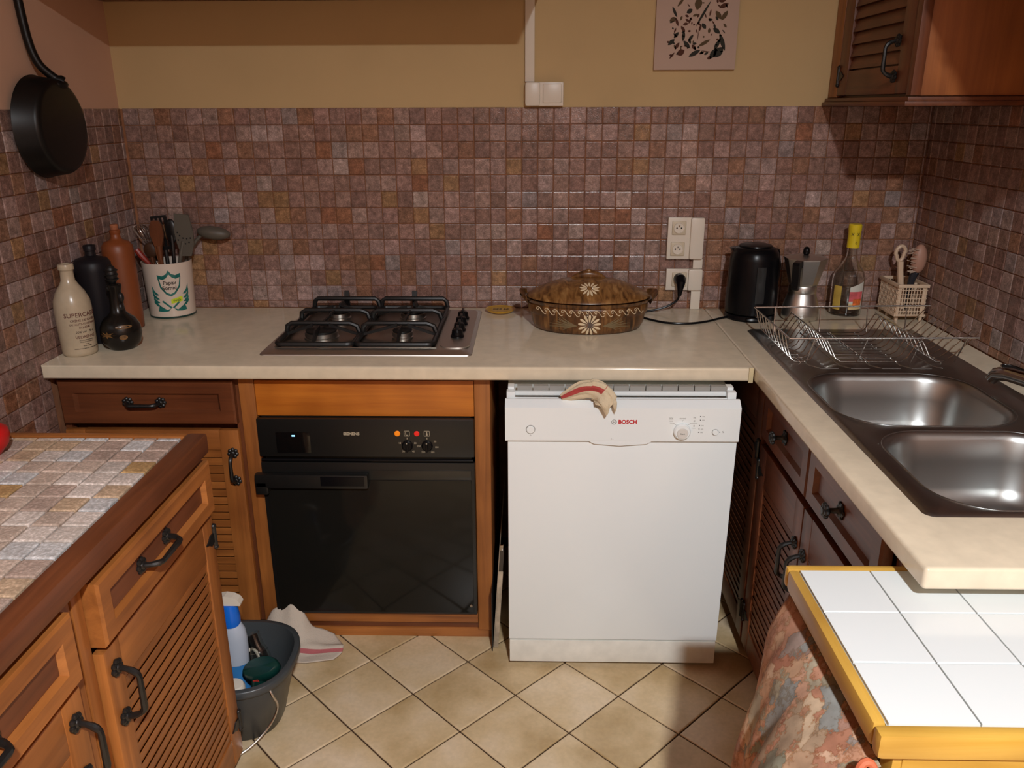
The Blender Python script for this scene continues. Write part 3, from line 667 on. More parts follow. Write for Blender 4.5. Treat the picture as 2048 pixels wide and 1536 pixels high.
obj('rim', MB().tube([(1.230+0.024*math.cos(a*PI/12), -0.745+0.060*math.sin(a*PI/12), H+0.0165) for a in range(24)], 0.0018, 6, True), M['chrome'], sd)

rk = thing('dish_rack', 'chromed wire dish drying rack standing on the sink drainer', 'dish rack', (0.92, -0.48, ZS))
RX0, RX1, RYB, RYF = 0.674, 1.190, -0.325, -0.672
obj('back_rail', MB().tube([(RX0, RYB, 0.962), (1.205, RYB+0.02, 0.964)], 0.0025), M['wire'], rk)
obj('front_rail', MB().tube([(RX0, RYF, 0.962), (1.168, RYF+0.012, 0.962)], 0.0025), M['wire'], rk)
obj('left_rail', MB().tube([(RX0, RYB, 0.962), (RX0, RYF, 0.962)], 0.0025), M['wire'], rk)
for x in (0.735, 0.870, 1.010, 1.125):
    obj('upright', MB().tube([(x, RYB, 0.962), (x, -0.335, 0.895), (x, -0.338, ZS+0.0035)], 0.0019, 6), M['wire'], rk)
    obj('upright', MB().tube([(x+0.008, RYF+0.004, 0.962), (x, -0.640, ZS+0.0035)], 0.0019, 6), M['wire'], rk)
prof = [(RX0, .962), (.682, .930), (.695, .898), (.706, .8905), (.735, .8905), (.748, .898), (.762, .925), (.776, .947), (.786, .947), (.797, .928), (.812, .900), (.826, .8905), (.985, .8905), (1.000, .900), (1.014, .926), (1.024, .946), (1.034, .947), (1.046, .928), (1.060, .902), (1.078, .8905), (1.100, .893), (1.124, .910), (1.150, .938), (1.176, .970)]
for i in range(10):
    y = -0.345-i*0.0325
    obj('wire_rib', MB().tube([(x, y, z) for x, z in prof], 0.0015, 5), M['wire'], rk)
for x, z in ((.781, .9495), (1.029, .9495), (.720, .8880), (.90, .8880), (1.09, .8880)):
    obj('cross_wire', MB().tube([(x, -0.338, z), (x, -0.642, z)], 0.0018, 6), M['wire'], rk)

# ------------------------------------------------------------------ hob
hb = thing('gas_hob', 'stainless gas hob with four burners and black pan supports', 'hob', (-0.456, -0.31, H))
HX0, HX1, HY0, HY1 = -0.754, -0.160, -0.576, -0.050
bm = bmesh.new(); rings = []
for ins, z in ((0, H+0.0003), (0.001, H+0.003), (0.022, H+0.011), (0.030, H+0.0115)):
    rings.append([bm.verts.new(p) for p in rrect((HX0+HX1)/2, (HY0+HY1)/2, (HX1-HX0)/2-ins, (HY1-HY0)/2-ins, 0.016, z, 6)])
for a, b_ in zip(rings[:-1], rings[1:]):
    for i in range(len(a)): bm.faces.new((a[i], a[(i+1) % len(a)], b_[(i+1) % len(a)], b_[i]))
bm.faces.new(rings[-1])
obj('plate', MB().bm(bm), M['steel'], hb, smooth=40)
obj('recessed_tray', MB().box(-0.722, -0.262, -0.535, -0.085, H+0.0116, H+0.0128, 0.0005), plain('tray_steel', (0.34, 0.32, 0.28, 1), 0.32, metal=1.0), hb)
mb = MB(); bmr = rrect(-0.212, -0.315, 0.042, 0.225, 0.035, 0, 8)
mb.prism([(p[0], p[1]) for p in bmr], H+0.0110, H+0.0145, lambda u, v, w: (u, v, w)); obj('knob_panel', mb, M['steel'], hb)
burn = [(-0.610, -0.430, 0.048, 'front left'), (-0.372, -0.430, 0.030, 'fr'), (-0.610, -0.195, 0.036, 'bl'), (-0.372, -0.195, 0.040, 'br')]
for (x, y, r, _) in burn:
    z = H+0.0129
    b1 = obj('burner', MB().lathe([(r*1.05, z), (r*1.05, z+0.004), (r*0.95, z+0.006), (r, z+0.008), (r, z+0.018), (r*0.9, z+0.020)], x, y, 28), plain('burner_alloy', (0.45, 0.43, 0.4, 1), 0.35, metal=1.0) if 'ba' not in MATS else MATS['ba'], hb)
    MATS['ba'] = b1.data.materials[0]
    obj('burner_cap', MB().lathe([(r*0.92, z+0.0202), (r*0.95, z+0.024), (r*0.8, z+0.027), (0.001, z+0.028)], x, y, 28), M['castiron'], b1)
ZG = H+0.052
def bar(mb_, a, b_, w=0.0055, h=0.010):
    a, b_ = Vector(a), Vector(b_); t = (b_-a).normalized(); s_ = Vector((-t.y, t.x, 0))*w if abs(t.z) < 0.9 else Vector((w, 0, 0))
    q = Vector((0, 0, h)) if abs(t.z) < 0.9 else Vector((0, w, 0))
    pts = [a-s_-q, a+s_-q, a+s_+q*0, a-s_+q*0, b_-s_-q, b_+s_-q, b_+s_+q*0, b_-s_+q*0]
    return mb_.add([p[:] for p in pts], [(0, 1, 2, 3), (7, 6, 5, 4), (0, 4, 5, 1), (1, 5, 6, 2), (2, 6, 7, 3), (3, 7, 4, 0)])
for (gx0, gx1) in ((-0.716, -0.498), (-0.492, -0.272)):
    gr = obj('pan_support', MB().tube([(p[0], p[1], ZG-0.030) for p in rrect((gx0+gx1)/2, -0.312, (gx1-gx0)/2, 0.222, 0.02, 0, 5)], 0.0072, 8, True), M['castiron'], hb)
    for yy in (-0.532, -0.415, -0.255, -0.092):
        if yy in (-0.532, -0.092):
            path = [(gx0, yy, ZG-0.030), (gx0+0.004, yy, ZG-0.008), (gx0+0.014, yy, ZG), (gx1-0.014, yy, ZG), (gx1-0.004, yy, ZG-0.008), (gx1, yy, ZG-0.030)]
            if yy == -0.532: continue
        else:
            path = [(gx0, yy, ZG-0.030), (gx0+0.003, yy, ZG-0.008), (gx0+0.016, yy, ZG), (gx1-0.030, yy, ZG), (gx1-0.010, yy, ZG-0.008), (gx1-0.002, yy, ZG-0.030)]
        obj('arch_bar', MB().tube(path, 0.0075, 8), M['castiron'], gr)
    for (x, y, r, _) in burn:
        if gx0 < x < gx1:
            for sgn in (-1, 1):
                ye = -0.534 if (sgn < 0 and y < -0.3) else (-0.088 if (sgn > 0 and y > -0.3) else y+sgn*0.11)
                zz = ZG-0.030 if ye in (-0.534, -0.088) else ZG
                mb = MB(); y1 = y+sgn*r*0.45
                mb.prism([(y1, ZG+0.004), (y1, ZG-0.006), (ye, zz-0.006), (ye, zz+0.004), (y1+sgn*0.05, ZG+0.002)], x-0.003, x+0.003, lambda u, v, w: (w, u, v))
                obj('finger', mb, M['castiron'], gr, smooth=0)
            for sgn in (-1, 1):
                xe = gx0 if sgn < 0 else gx1
                mb = MB().prism([(x+sgn*r*0.5, ZG+0.003), (x+sgn*r*0.5, ZG-0.006), (xe, ZG-0.034), (xe, ZG-0.026)], y-0.003, y+0.003, lambda u, v, w: (u, w, v))
                obj('finger', mb, M['castiron'], gr, smooth=0)
    for xx in (gx0+0.004, gx1-0.004):
        for yy in (-0.50, -0.12): obj('support_foot', MB().lathe([(0.006, H+0.0129), (0.006, ZG-0.034)], xx, yy, 8), M['blk_pl'], gr)
    xm = (gx0+gx1)/2
    obj('back_tip', MB().prism([(-0.092, ZG-0.006), (-0.092, ZG+0.004), (-0.082, ZG+0.024), (-0.076, ZG+0.024), (-0.076, ZG-0.03)], xm-0.008, xm+0.008, lambda u, v, w: (w, u, v)), M['castiron'], gr, smooth=0)
for i in range(4):
    y = -0.425+i*0.072
    k = obj('knob', MB().lathe([(0.020, H+0.0147), (0.020, H+0.019), (0.017, H+0.022), (0.015, H+0.036), (0.012, H+0.038)], -0.212, y, 16), M['blk_pl'], hb)
    obj('knob_grip', MB().box(-0.216, -0.208, y-0.017, y+0.017, H+0.030, H+0.046, 0.002), M['blk_pl'], k)

# ------------------------------------------------------------------ oval casserole
PCX, PCY = 0.180, -0.247
bprof = [(0.150, H+.0004), (0.163, H+0.004), (0.172, H+0.020), (0.178, H+0.048), (0.179, H+0.054), (0.184, H+0.057), (0.187, H+0.080), (0.184, H+0.083), (0.191, H+0.088), (0.199, H+0.097)]
BR = 0.68
def interp(prof_, z):
    for (r0, z0), (r1, z1) in zip(prof_[:-1], prof_[1:]):
        if min(z0, z1) <= z <= max(z0, z1) and z1 != z0: return r0+(r1-r0)*(z-z0)/(z1-z0)
    return prof_[-1][0] if z > prof_[-1][1] else prof_[0][0]
def pot_mat(name, stops):
    m, nt, b = newmat(name); g = N(nt, 'ShaderNodeNewGeometry'); mp = N(nt, 'ShaderNodeMapping'); mp.inputs['Scale'].default_value = (70, 30, 9)
    nt.links.new(g.outputs['Position'], mp.inputs['Vector']); n = N(nt, 'ShaderNodeTexNoise', Scale=1.0, Detail=5.0, Distortion=0.8); nt.links.new(mp.outputs[0], n.inputs['Vector'])
    r = ramp(nt, stops); nt.links.new(n.outputs['Fac'], r.inputs['Fac'])
    nt.links.new(r.outputs['Color'], b.inputs['Base Color']); b.inputs['Roughness'].default_value = 0.30; return m
M['pot'] = pot_mat('glazed_earthenware', [(0.30, lin(50, 31, 17)), (0.48, lin(96, 62, 32)), (0.60, lin(120, 82, 44)), (0.75, lin(160, 118, 70))]); M['potlid'] = pot_mat('glazed_earthenware_lid', [(0.28, lin(70, 44, 22)), (0.45, lin(118, 80, 42)), (0.60, lin(142, 102, 58)), (0.78, lin(176, 136, 84))]); M['cream'] = plain('cream_slip', lin(226, 206, 170), 0.25); M['greyslip'] = plain('grey_green_slip', lin(128, 112, 82), 0.3)
ct = thing('casserole', 'brown glazed oval earthenware casserole with lid and painted daisies', 'casserole', (PCX, PCY, H))
body = obj('body', MB().lathe(bprof+[(0.190, H+0.097), (0.180, H+0.088), (0.17, H+0.05), (0.15, H+0.012)], PCX, PCY, 56, 1.0, BR), M['pot'], ct, smooth=50)
lprof = [(0.186, H+0.0975), (0.190, H+0.100), (0.188, H+0.104), (0.165, H+0.118), (0.130, H+0.134), (0.090, H+0.147), (0.050, H+0.154), (0.02, H+0.156), (0.002, H+0.1565)]
lid = obj('lid', MB().lathe(lprof, PCX, PCY, 56, 1.0, BR), M['potlid'], ct, smooth=50)
hx = lambda s_: (PCX+(s_-0.5)*0.115)
mb = MB()
secs = []
for i in range(13):
    s_ = i/12; k = math.sin(PI*s_)**0.7
    secs.append([(hx(s_), PCY+0.013*k*math.cos(a*PI/5)+0.0, H+0.150+0.029*k*0.5*(1+math.sin(a*PI/5))) for a in range(10)])
vs_, fs_ = [p for q in secs for p in q], []
for j in range(12):
    for i in range(10): k = (i+1) % 10; fs_.append((j*10+i, j*10+k, (j+1)*10+k, (j+1)*10+i))
mb.add(vs_, fs_); mb.sphere((PCX, PCY-0.004, H+0.176), 0.008, 12, 8, (1.5, 1, 0.8))
obj('lid_handle', mb, M['pot'], lid, smooth=60)
for sgn in (-1, 1):
    pts = []
    mb = MB().grid(lambda u, v: (PCX+sgn*(0.186+0.026*v-0.022*(2*u-1)**4*v), PCY+(u-0.5)*0.135*(1-0.20*v), H+0.091+0.026*v**1.5*(1-0.3*(2*u-1)**2)), 12, 6)
    t = MB().grid(lambda u, v: (PCX+sgn*(0.184+0.027*v-0.022*(2*u-1)**4*v), PCY+(u-0.5)*0.130*(1-0.20*v), H+0.084+0.026*v**1.5*(1-0.3*(2*u-1)**2)), 12, 6)
    mb.add(t.v, t.f); obj('side_handle', mb, M['pot'], body, smooth=60)
def bpt(x, z, lift, prof_):
    r = interp(prof_, z); k = max(0.02, 1-((x-PCX)/r)**2); return (x, PCY-(r*BR)*math.sqrt(k)-lift, z)
def lpt(x, t, lift):    # lid: t = distance down the front slope 0..1
    r0 = 0.02+0.165*t; z = interp(list(reversed(lprof)), 0) if False else None
    for (ra, za), (rb_, zb) in zip(lprof[2:-1], lprof[3:]):
        if rb_ <= r0 <= ra: z = zb+(za-zb)*(r0-rb_)/(ra-rb_)
    if z is None: z = lprof[2][1]
    k = max(0.0, r0*r0-(x-PCX)**2); return (x, PCY-BR*math.sqrt(k)-lift*0.4, z+lift)
def daisy(cx, cz, R, pt, np_=13):
    out = []
    for k in range(np_):
        a = 2*PI*k/np_+0.12; mb_ = MB(); top = []
        for i in range(9):
            s_ = 0.27+0.73*i/8; w_ = 0.125*R*math.sin(PI*min(1, (i+0.6)/8.6))**0.6*(0.45+0.75*i/8)
            for sg in (-1, 0, 1):
                dx, dz = s_*R*math.cos(a)-sg*w_*math.sin(a), s_*R*math.sin(a)+sg*w_*math.cos(a)
                top.append(pt(cx+dx, cz+dz, 0.0016 if sg == 0 else 0.0004))
        fs = []
        for i in range(8):
            for sg in (0, 1): fs.append((i*3+sg, i*3+sg+1, i*3+sg+4, i*3+sg+3))
        out.append(mb_.add(top, fs))
    return out
for mb_ in daisy(PCX-0.002, H+0.034, 0.035, lambda x, z, l: bpt(x, min(max(z, H+0.002), H+0.096), l, bprof)): obj('petal', mb_, M['cream'], body, smooth=60)
for mb_ in daisy(PCX-0.002, 0.52, 0.030, lambda x, z, l: lpt(x, 0.60-(z-0.52)*8.5, l)): obj('petal', mb_, M['cream'], lid, smooth=60)
SC = [(-.006, .000), (-.011, .001), (-.0125, .006), (-.008, .0092), (-.002, .0065), (.004, -.002), (.009, -.0078), (.014, -.0088), (.0165, -.0055)]
for k in range(13):
    x0 = PCX-0.147+k*0.0245; pth = []
    for q in smooth_path([(a_, 0, z_) for a_, z_ in SC], 3):
        px_, pz_ = x0+q.x, H+0.0705+q.z
        if abs(px_-PCX) < interp(bprof, pz_)*0.985: pth.append(bpt(px_, pz_, 0.0004, bprof))
    if len(pth) > 3: obj('scroll', MB().tube(pth, 0.0011, 5), M['cream'], body)
    q = bpt(x0-0.0065, H+0.0745, 0.0003, bprof); obj('dot', MB().sphere(q, 0.0014, 8, 5), M['cream'], body)
for sgn in (-1, 1):
    for k, (ang, L_) in enumerate(((0.62, .046), (0.48, .052), (0.34, .058), (0.20, .064), (0.05, .082), (-0.10, .080), (-0.25, .055), (-0.42, .040))):
        pth = [bpt(PCX+sgn*(0.038+0.004*(k % 2)+s_*L_), H+0.031+math.sin(ang)*L_*s_*0.95*(0.5+0.5*s_), 0.0003, bprof) for s_ in [i/8 for i in range(9)]]
        obj('leaf_stroke', MB().tube(pth, [0.0015*math.sin(PI*(0.12+0.8*i/8)) for i in range(9)], 5), M['greyslip'], body)

# ------------------------------------------------------------------ small things on the worktop
yd = thing('ceramic_coaster', 'small yellow oval dish with dark lettering beside the casserole', 'dish', (-0.098, -0.066, H))
obj('dish', MB().lathe([(0.030, H+.0003), (0.040, H+0.004), (0.050, H+0.012), (0.0505, H+0.0135), (0.047, H+0.0125), (0.036, H+0.0115), (0.001, H+0.011)], -0.098, -0.066, 36, 1.0, 0.95), plain('yellow_glaze', lin(206, 158, 46), 0.25), yd, smooth=60)
t = text_mb('tiee ab', 0.020, shear=0.3); obj('lettering', t.xf(lambda u, v, w: (-0.098+u, -0.066+v, H+0.0121+w)), plain('dark_slip', lin(58, 34, 16), 0.4), yd, smooth=0)

KX, KY = 0.716, -0.122
kt = thing('electric_kettle', 'black electric kettle with its cord plugged into the wall', 'kettle', (KX, KY, H))
obj('body', MB().lathe([(0.074, H+0.018), (0.080, H+0.022), (0.0815, H+0.05), (0.080, H+0.12), (0.077, H+0.19), (0.073, H+0.212), (0.064, H+0.226), (0.050, H+0.231), (0.002, H+0.232)], KX, KY, 40), M['blk_pl'], kt, smooth=50)
obj('power_base', MB().lathe([(0.080, H+.0004), (0.082, H+0.006), (0.078, H+0.016), (0.07, H+0.0175)], KX, KY, 40), M['blk_pl'], kt)
obj('lid', MB().lathe([(0.052, H+0.2312), (0.051, H+0.235), (0.040, H+0.238), (0.001, H+0.239)], KX, KY, 32), M['blk_pl'], kt)
mb = MB().grid(lambda u, v: (KX+0.0835*math.sin((u-0.5)*0.34+0.05), KY-0.0825*math.cos((u-0.5)*0.34+0.05)-0.0008, H+0.062+v*0.115), 6, 10)
obj('water_window', mb, plain('smoked_window', (0.02, 0.021, 0.021, 1), 0.2), kt)
obj('switch', MB().box(KX-0.006, KX+0.018, KY-0.096, KY-0.080, H+0.020, H+0.026, 0.002), plain('grey_switch', lin(70, 68, 66), 0.4), kt)
obj('spout', MB().prism([(0.07, H+0.190), (0.092, H+0.222), (0.060, H+0.228)], -0.014, 0.014, lambda u, v, w: (KX-u*0.8, KY+u*0.25+w, v)), M['blk_pl'], kt)
obj('handle', MB().tube([(KX+0.055, KY+0.030, H+0.214), (KX+0.082, KY+0.046, H+0.208), (KX+0.092, KY+0.052, H+0.16), (KX+0.088, KY+0.050, H+0.09), (KX+0.066, KY+0.036, H+0.055)], 0.010, 10), M['blk_pl'], kt)
PLX, PLZ = 0.498, 0.987
obj('plug', MB().tube([(PLX, -0.026, PLZ+0.002), (PLX, -0.050, PLZ+0.002), (PLX, -0.062, PLZ-0.006), (PLX-0.002, -0.066, PLZ-0.030), (PLX-0.003, -0.066, PLZ-0.048)], [0.019, 0.019, 0.015, 0.009, 0.006], 16), M['blk_pl'], kt)
cord = [(PLX-0.003, -0.066, PLZ-0.045), (PLX-0.010, -0.065, 0.925), (PLX-0.040, -0.062, 0.903), (PLX-0.085, -0.060, 0.892), (PLX-0.13, -0.07, H+0.0045), (0.330, -0.090, H+0.0045), (0.325, -0.10, H+0.0045), (0.385, -0.140, H+0.0045)]
cord = cord[:6]+[(0.318, -0.092, H+0.0045)]
cord = [(PLX-0.003, -0.066, PLZ-0.042), (PLX-0.012, -0.066, 0.922), (PLX-0.050, -0.066, 0.900), (PLX-0.100, -0.068, H+0.006), (0.352, -0.075, H+0.0042), (0.330, -0.090, H+0.0042), (0.345, -0.112, H+0.0042), (0.372, -0.158, H+0.0042), (0.430, -0.215, H+0.0042), (0.500, -0.225, H+0.0042), (0.560, -0.200, H+0.0042), (0.610, -0.160, H+0.0042), (0.645, -0.140, H+0.006)]
obj('cord', MB().tube(smooth_path(cord), 0.0036, 8), M['blk_pl'], kt)

MX, MY = 0.870, -0.145
al = plain('cast_aluminium', (0.66, 0.64, 0.60, 1), 0.36, metal=1.0)
mk = thing('moka_pot', 'aluminium stovetop coffee maker with black handle beside the kettle', 'coffee maker', (MX, MY, H))
def octa(prof_, n=8, rot=PI/8):
    mb_ = MB().lathe(prof_, 0, 0, n); c_, s_ = math.cos(rot), math.sin(rot)
    return mb_.xf(lambda x, y, z: (MX+c_*x-s_*y, MY+s_*x+c_*y, z))
obj('boiler', MB().lathe([(0.050, H+.0004), (0.057, H+0.006), (0.058, H+0.02), (0.054, H+0.05), (0.045, H+0.078), (0.041, H+0.088)], MX, MY, 32), al, mk, smooth=50)
obj('waist_ring', MB().lathe([(0.0425, H+0.0882), (0.0435, H+0.092), (0.0435, H+0.108), (0.042, H+0.112)], MX, MY, 32), al, mk)
up_ = obj('upper_chamber', octa([(0.042, H+0.1122), (0.045, H+0.118), (0.066, H+0.196)]), al, mk, smooth=10)
obj('pour_lip', MB().prism([(0.055, H+0.197), (0.086, H+0.199), (0.055, H+0.150)], -0.013, 0.013, lambda u, v, w: (MX+0.75*u+0.66*w, MY+0.66*u-0.75*w, v)), al, up_, smooth=0)
ld_ = obj('lid', octa([(0.067, H+0.1962), (0.067, H+0.199), (0.030, H+0.206), (0.004, H+0.207)]), al, mk, smooth=10)
obj('lid_knob', MB().lathe([(0.007, H+0.2072), (0.0105, H+0.212), (0.0105, H+0.222), (0.007, H+0.231), (0.002, H+0.233)], MX, MY, 14), M['blk_pl'], ld_, smooth=60)
hdir = Vector((-0.55, -0.835, 0)); hn = Vector((0.835, -0.55, 0))
obj('handle', MB().prism([(0.058, H+0.198), (0.098, H+0.196), (0.102, H+0.188), (0.092, H+0.115), (0.084, H+0.108), (0.070, H+0.110), (0.076, H+0.165), (0.070, H+0.176), (0.060, H+0.176)], -0.010, 0.010, lambda u, v, w: (MX+hdir.x*u+hn.x*w, MY+hdir.y*u+hn.y*w, v)), M['blk_pl'], mk, smooth=0)

BX, BY = 1.040, -0.075
bt = thing('liqueur_bottle', 'clear glass bottle with yellow capsule and fruit label, almost empty', 'bottle', (BX, BY, H))
def glass(name, c, rough=0.03, ior=1.45):
    m, nt, b = newmat(name); b.inputs['Base Color'].default_value = c; b.inputs['Roughness'].default_value = rough
    b.inputs['Transmission Weight'].default_value = 1.0; b.inputs['IOR'].default_value = ior; return m
M['glass'] = glass('clear_glass', (0.93, 0.95, 0.92, 1))
outer = [(0.040, H+.0004), (0.049, H+0.004), (0.0505, H+0.02), (0.0505, H+0.118), (0.046, H+0.140), (0.030, H+0.165), (0.019, H+0.185), (0.016, H+0.205), (0.0158, H+0.235)]
inner = [(r-0.003, z) for r, z in reversed(outer[1:])]
obj('glass_body', MB().lathe(outer+inner+[(0.038, H+0.007)], BX, BY, 36, cap=True), M['glass'], bt, smooth=50)
obj('drink', MB().lathe([(0.036, H+0.0078), (0.0455, H+0.009), (0.0468, H+0.030), (0.001, H+0.0302)], BX, BY, 32), glass('amber_drink', (0.45, 0.13, 0.03, 1), 0.0, 1.34), bt, smooth=50)
obj('capsule', MB().lathe([(0.0195, H+0.219), (0.0195, H+0.272), (0.0205, H+0.274), (0.0205, H+0.291), (0.018, H+0.294), (0.001, H+0.2945)], BX, BY, 28), plain('yellow_capsule', lin(226, 200, 40), 0.35), bt)
mb = MB()
for (z_, a_, s_) in ((H+0.262, -0.45, 'X'), (H+0.262, 0.45, 'X'), (H+0.236, 0.25, 'o'), (H+0.246, 0.30, '.')):
    t = wrap(text_mb(s_, 0.014), BX, BY, z_, 0.0196, -PI/2-0.15+a_); mb.add(t.v, t.f)
obj('capsule_print', mb, plain('black_print', (0.02, 0.02, 0.015, 1), 0.6), bt, smooth=0)
def patch(cx, cy, R, a0, a1, z0, z1, lift=0.0006, na=12, top=None):
    return MB().grid(lambda u, v: (cx+(R+lift)*math.cos(a0+(a1-a0)*u), cy+(R+lift)*math.sin(a0+(a1-a0)*u), z0+((z1+(top(u) if top else 0))-z0)*v), na, 4)
A0, A1 = -PI/2-0.20, -PI/2+0.75
lb = obj('front_label', patch(BX, BY, 0.0505, A0, A1, H+0.026, H+0.098, top=lambda u: 0.018*u), plain('label_paper', lin(206, 204, 192), 0.6), bt, smooth=60)
obj('label_sunset', patch(BX, BY, 0.0505, A0, A1-0.05, H+0.052, H+0.084, 0.0010), plain('label_pink', lin(206, 92, 96), 0.6, var=0.35, scale=40), lb, smooth=60)
obj('label_fruit', patch(BX, BY, 0.0505, A0+0.25, A1-0.1, H+0.040, H+0.060, 0.0013), plain('label_orange', lin(226, 110, 50), 0.6, var=0.4, scale=90), lb, smooth=60)
obj('label_base', patch(BX, BY, 0.0505, A0, A1-0.1, H+0.026, H+0.044, 0.0010), plain('label_cream', lin(216, 190, 140), 0.6), lb, smooth=60)
obj('back_label', patch(BX, BY, 0.0505, -PI/2-1.25, -PI/2-0.70, H+0.022, H+0.100), plain('label_yellow', lin(196, 164, 74), 0.6, var=0.2, scale=30), bt, smooth=60)

# cutlery basket with two brushes
bk = thing('cutlery_basket', 'cream plastic slotted cutlery basket in the right worktop corner', 'basket', (1.217, -0.10, H))
GX0, GX1, GY0, GY1, GZ0, GZ1 = 1.164, 1.254, -0.172, -0.030, H+0.014, H+0.118
cm = plain('cream_basket', lin(214, 188, 160), 0.45)
obj('base', MB().box(GX0+.004, GX1-.004, GY0+.004, GY1-.004, GZ0, GZ0+0.004), cm, bk, smooth=0)
for x0, x1, y0, y1 in ((GX0-.004, GX1+.004, GY0-.004, GY0+.003), (GX0-.004, GX1+.004, GY1-.003, GY1+.004), (GX0-.004, GX0+.003, GY0, GY1), (GX1-.003, GX1+.004, GY0, GY1)):
    obj('rim', MB().box(x0, x1, y0, y1, GZ1-0.010, GZ1, 0.001), cm, bk)
    obj('lower_band', MB().box(x0+.003 if x1-x0 > .05 else x0, x1, y0, y1, GZ0, GZ0+0.008, 0.001), cm, bk)
vme = mesh_of('rib', MB().box(-.0012, .0012, -.0012, .0012, 0, GZ1-GZ0-.012), cm, smooth=0)
for i in range(10):
    x = GX0+0.005+i*(GX1-GX0-0.010)/9
    for y in (GY0, GY1): inst('rib', vme, bk, (x, y, GZ0+.004))
for i in range(14):
    y = GY0+0.006+i*(GY1-GY0-0.012)/13
    for x in (GX0, GX1): inst('rib', vme, bk, (x, y, GZ0+.004))
hx_ = mesh_of('cross_rib', MB().box(-(GX1-GX0)/2, (GX1-GX0)/2, -.001, .001, -.001, .001), cm, smooth=0); hy_ = mesh_of('cross_rib', MB().box(-.001, .001, -(GY1-GY0)/2, (GY1-GY0)/2, -.001, .001), cm, smooth=0)
for i in range(6):
    z = GZ0+0.018+i*0.0135
    for y in (GY0, GY1): inst('cross_rib', hx_, bk, ((GX0+GX1)/2, y, z))
    for x in (GX0, GX1): inst('cross_rib', hy_, bk, (x, (GY0+GY1)/2, z))
for x in (GX0+.004, GX1-.010):
    for y in (GY0+.004, GY0+0.07, GY1-.010): obj('post', MB().box(x-.003, x+.006, y-.003, y+.006, H+.0005, GZ1-0.008, 0.001), cm, bk)
b1 = thing('dish_brush', 'cream dish brush with looped handle end standing in the basket', 'brush', (1.200, -0.115, GZ0+0.005))
def tri_path(a, b_, n=8): return [tuple(Vector(a).lerp(Vector(b_), i/n)) for i in range(n+1)]
obj('handle', MB().tube([(1.205, -0.118, GZ0+0.012), (1.201, -0.105, 0.96), (1.196, -0.090, 1.030), (1.195, -0.084, 1.056)], [0.007, 0.010, 0.009, 0.010], 10), plain('cream_handle', lin(212, 184, 156), 0.4), b1)
obj('loop', MB().tube([(1.194+0.0155*math.cos(a*PI/10)*(1.0 if math.sin(a*PI/10) > 0 else 0.75), -0.078-0.002*math.sin(a*PI/10), 1.082+0.024*math.sin(a*PI/10)) for a in range(20)], 0.0062, 8, True), plain('cream_loop', lin(212, 184, 156), 0.4), b1)
b2 = thing('round_brush', 'round washing-up brush with pale bristles leaning in the basket corner', 'brush', (1.228, -0.075, GZ0+0.005))
obj('handle', MB().tube([(1.216, -0.110, GZ0+0.012), (1.220, -0.112, 0.96), (1.226, -0.116, 1.010), (1.230, -0.118, 1.030)], [0.006, 0.008, 0.011, 0.013], 10), plain('navy_handle', lin(40, 42, 50), 0.4), b2)
hd_ = MB().sphere((1.236, -0.120, 1.072), 0.030, 18, 12, (0.78, 0.62, 1.55)); obj('head', hd_, plain('pink_back', lin(176, 132, 112), 0.5), b2, smooth=60)
brm = mesh_of('bristle', MB().tube([(0, 0, 0), (-0.022, -0.006, 0.002)], 0.0010, 4), plain('bristle_white', lin(206, 184, 164), 0.6), smooth=0)
for i in range(24): inst('bristle', brm, b2, (1.222+random.uniform(-.002, .004), -0.136+0.006*(i % 4), 1.034+0.0135*(i//4)), rot=(random.uniform(-.3, .3), random.uniform(-.3, .3), random.uniform(-.3, .3)))

# ------------------------------------------------------------------ bottles in the left corner
def bottle(name, label, cx, cy, prof_, mat, n=36): 
    t_ = thing(name, label, 'bottle', (cx, cy, H)); return t_, obj('body', MB().lathe(prof_, cx, cy, n), mat, t_, smooth=50)
WX, WY = -1.262, -0.556
wprof = [(0.040, H+.0004), (0.0440, H+0.003), (0.0455, H+0.012), (0.0478, H+0.10), (0.0478, H+0.135), (0.0455, H+0.155), (0.036, H+0.178), (0.024, H+0.196), (0.0180, H+0.208), (0.0165, H+0.232), (0.0172, H+0.236), (0.0200, H+0.238), (0.0203, H+0.249), (0.0185, H+0.2525), (0.012, H+0.2525), (0.012, H+0.22), (0.002, H+0.219)]
b_, body_ = bottle('stoneware_bottle', 'white stoneware liqueur bottle with brown lettering at the worktop end', WX, WY, wprof, plain('white_stoneware', lin(186, 170, 144), 0.25, var=0.04, scale=60))
ink = plain('brown_ink', lin(96, 48, 36), 0.6); ink2 = plain('dark_ink', lin(62, 46, 36), 0.6)
WR = lambda z: interp(wprof[:6], z)
AW = -PI/2+0.98
for (s_, sz, z, m_, sh) in (('SUPERCASSIS', 0.0170, 0.118, ink, 0), ('CRÈME DE CASSIS', 0.0088, 0.103, ink, 0), ('DE NUITS-ST-GEORGES', 0.0072, 0.0925, ink, 0), ('LIQUEUR', 0.0075, 0.083, ink, 0), ('20% vol   70 cl', 0.0085, 0.0705, ink2, 0.2), ('VEDRENNE', 0.0110, 0.056, ink, 0),
                        ('NUITS-SAINT-GEORGES', 0.0036, 0.047, ink2, 0), ('PRODUIT DE FRANCE', 0.0036, 0.042, ink2, 0), ('France', 0.0036, 0.036, ink2, 0), ('mis en bouteille', 0.0036, 0.031, ink2, 0), ('PRODUCT OF FRANCE - CREME DE CASSIS', 0.0036, 0.0235, ink2, 0)):
    obj('lettering', wrap(text_mb(s_, sz, shear=sh), WX, WY, H+z, WR, AW), m_, b_, smooth=0)
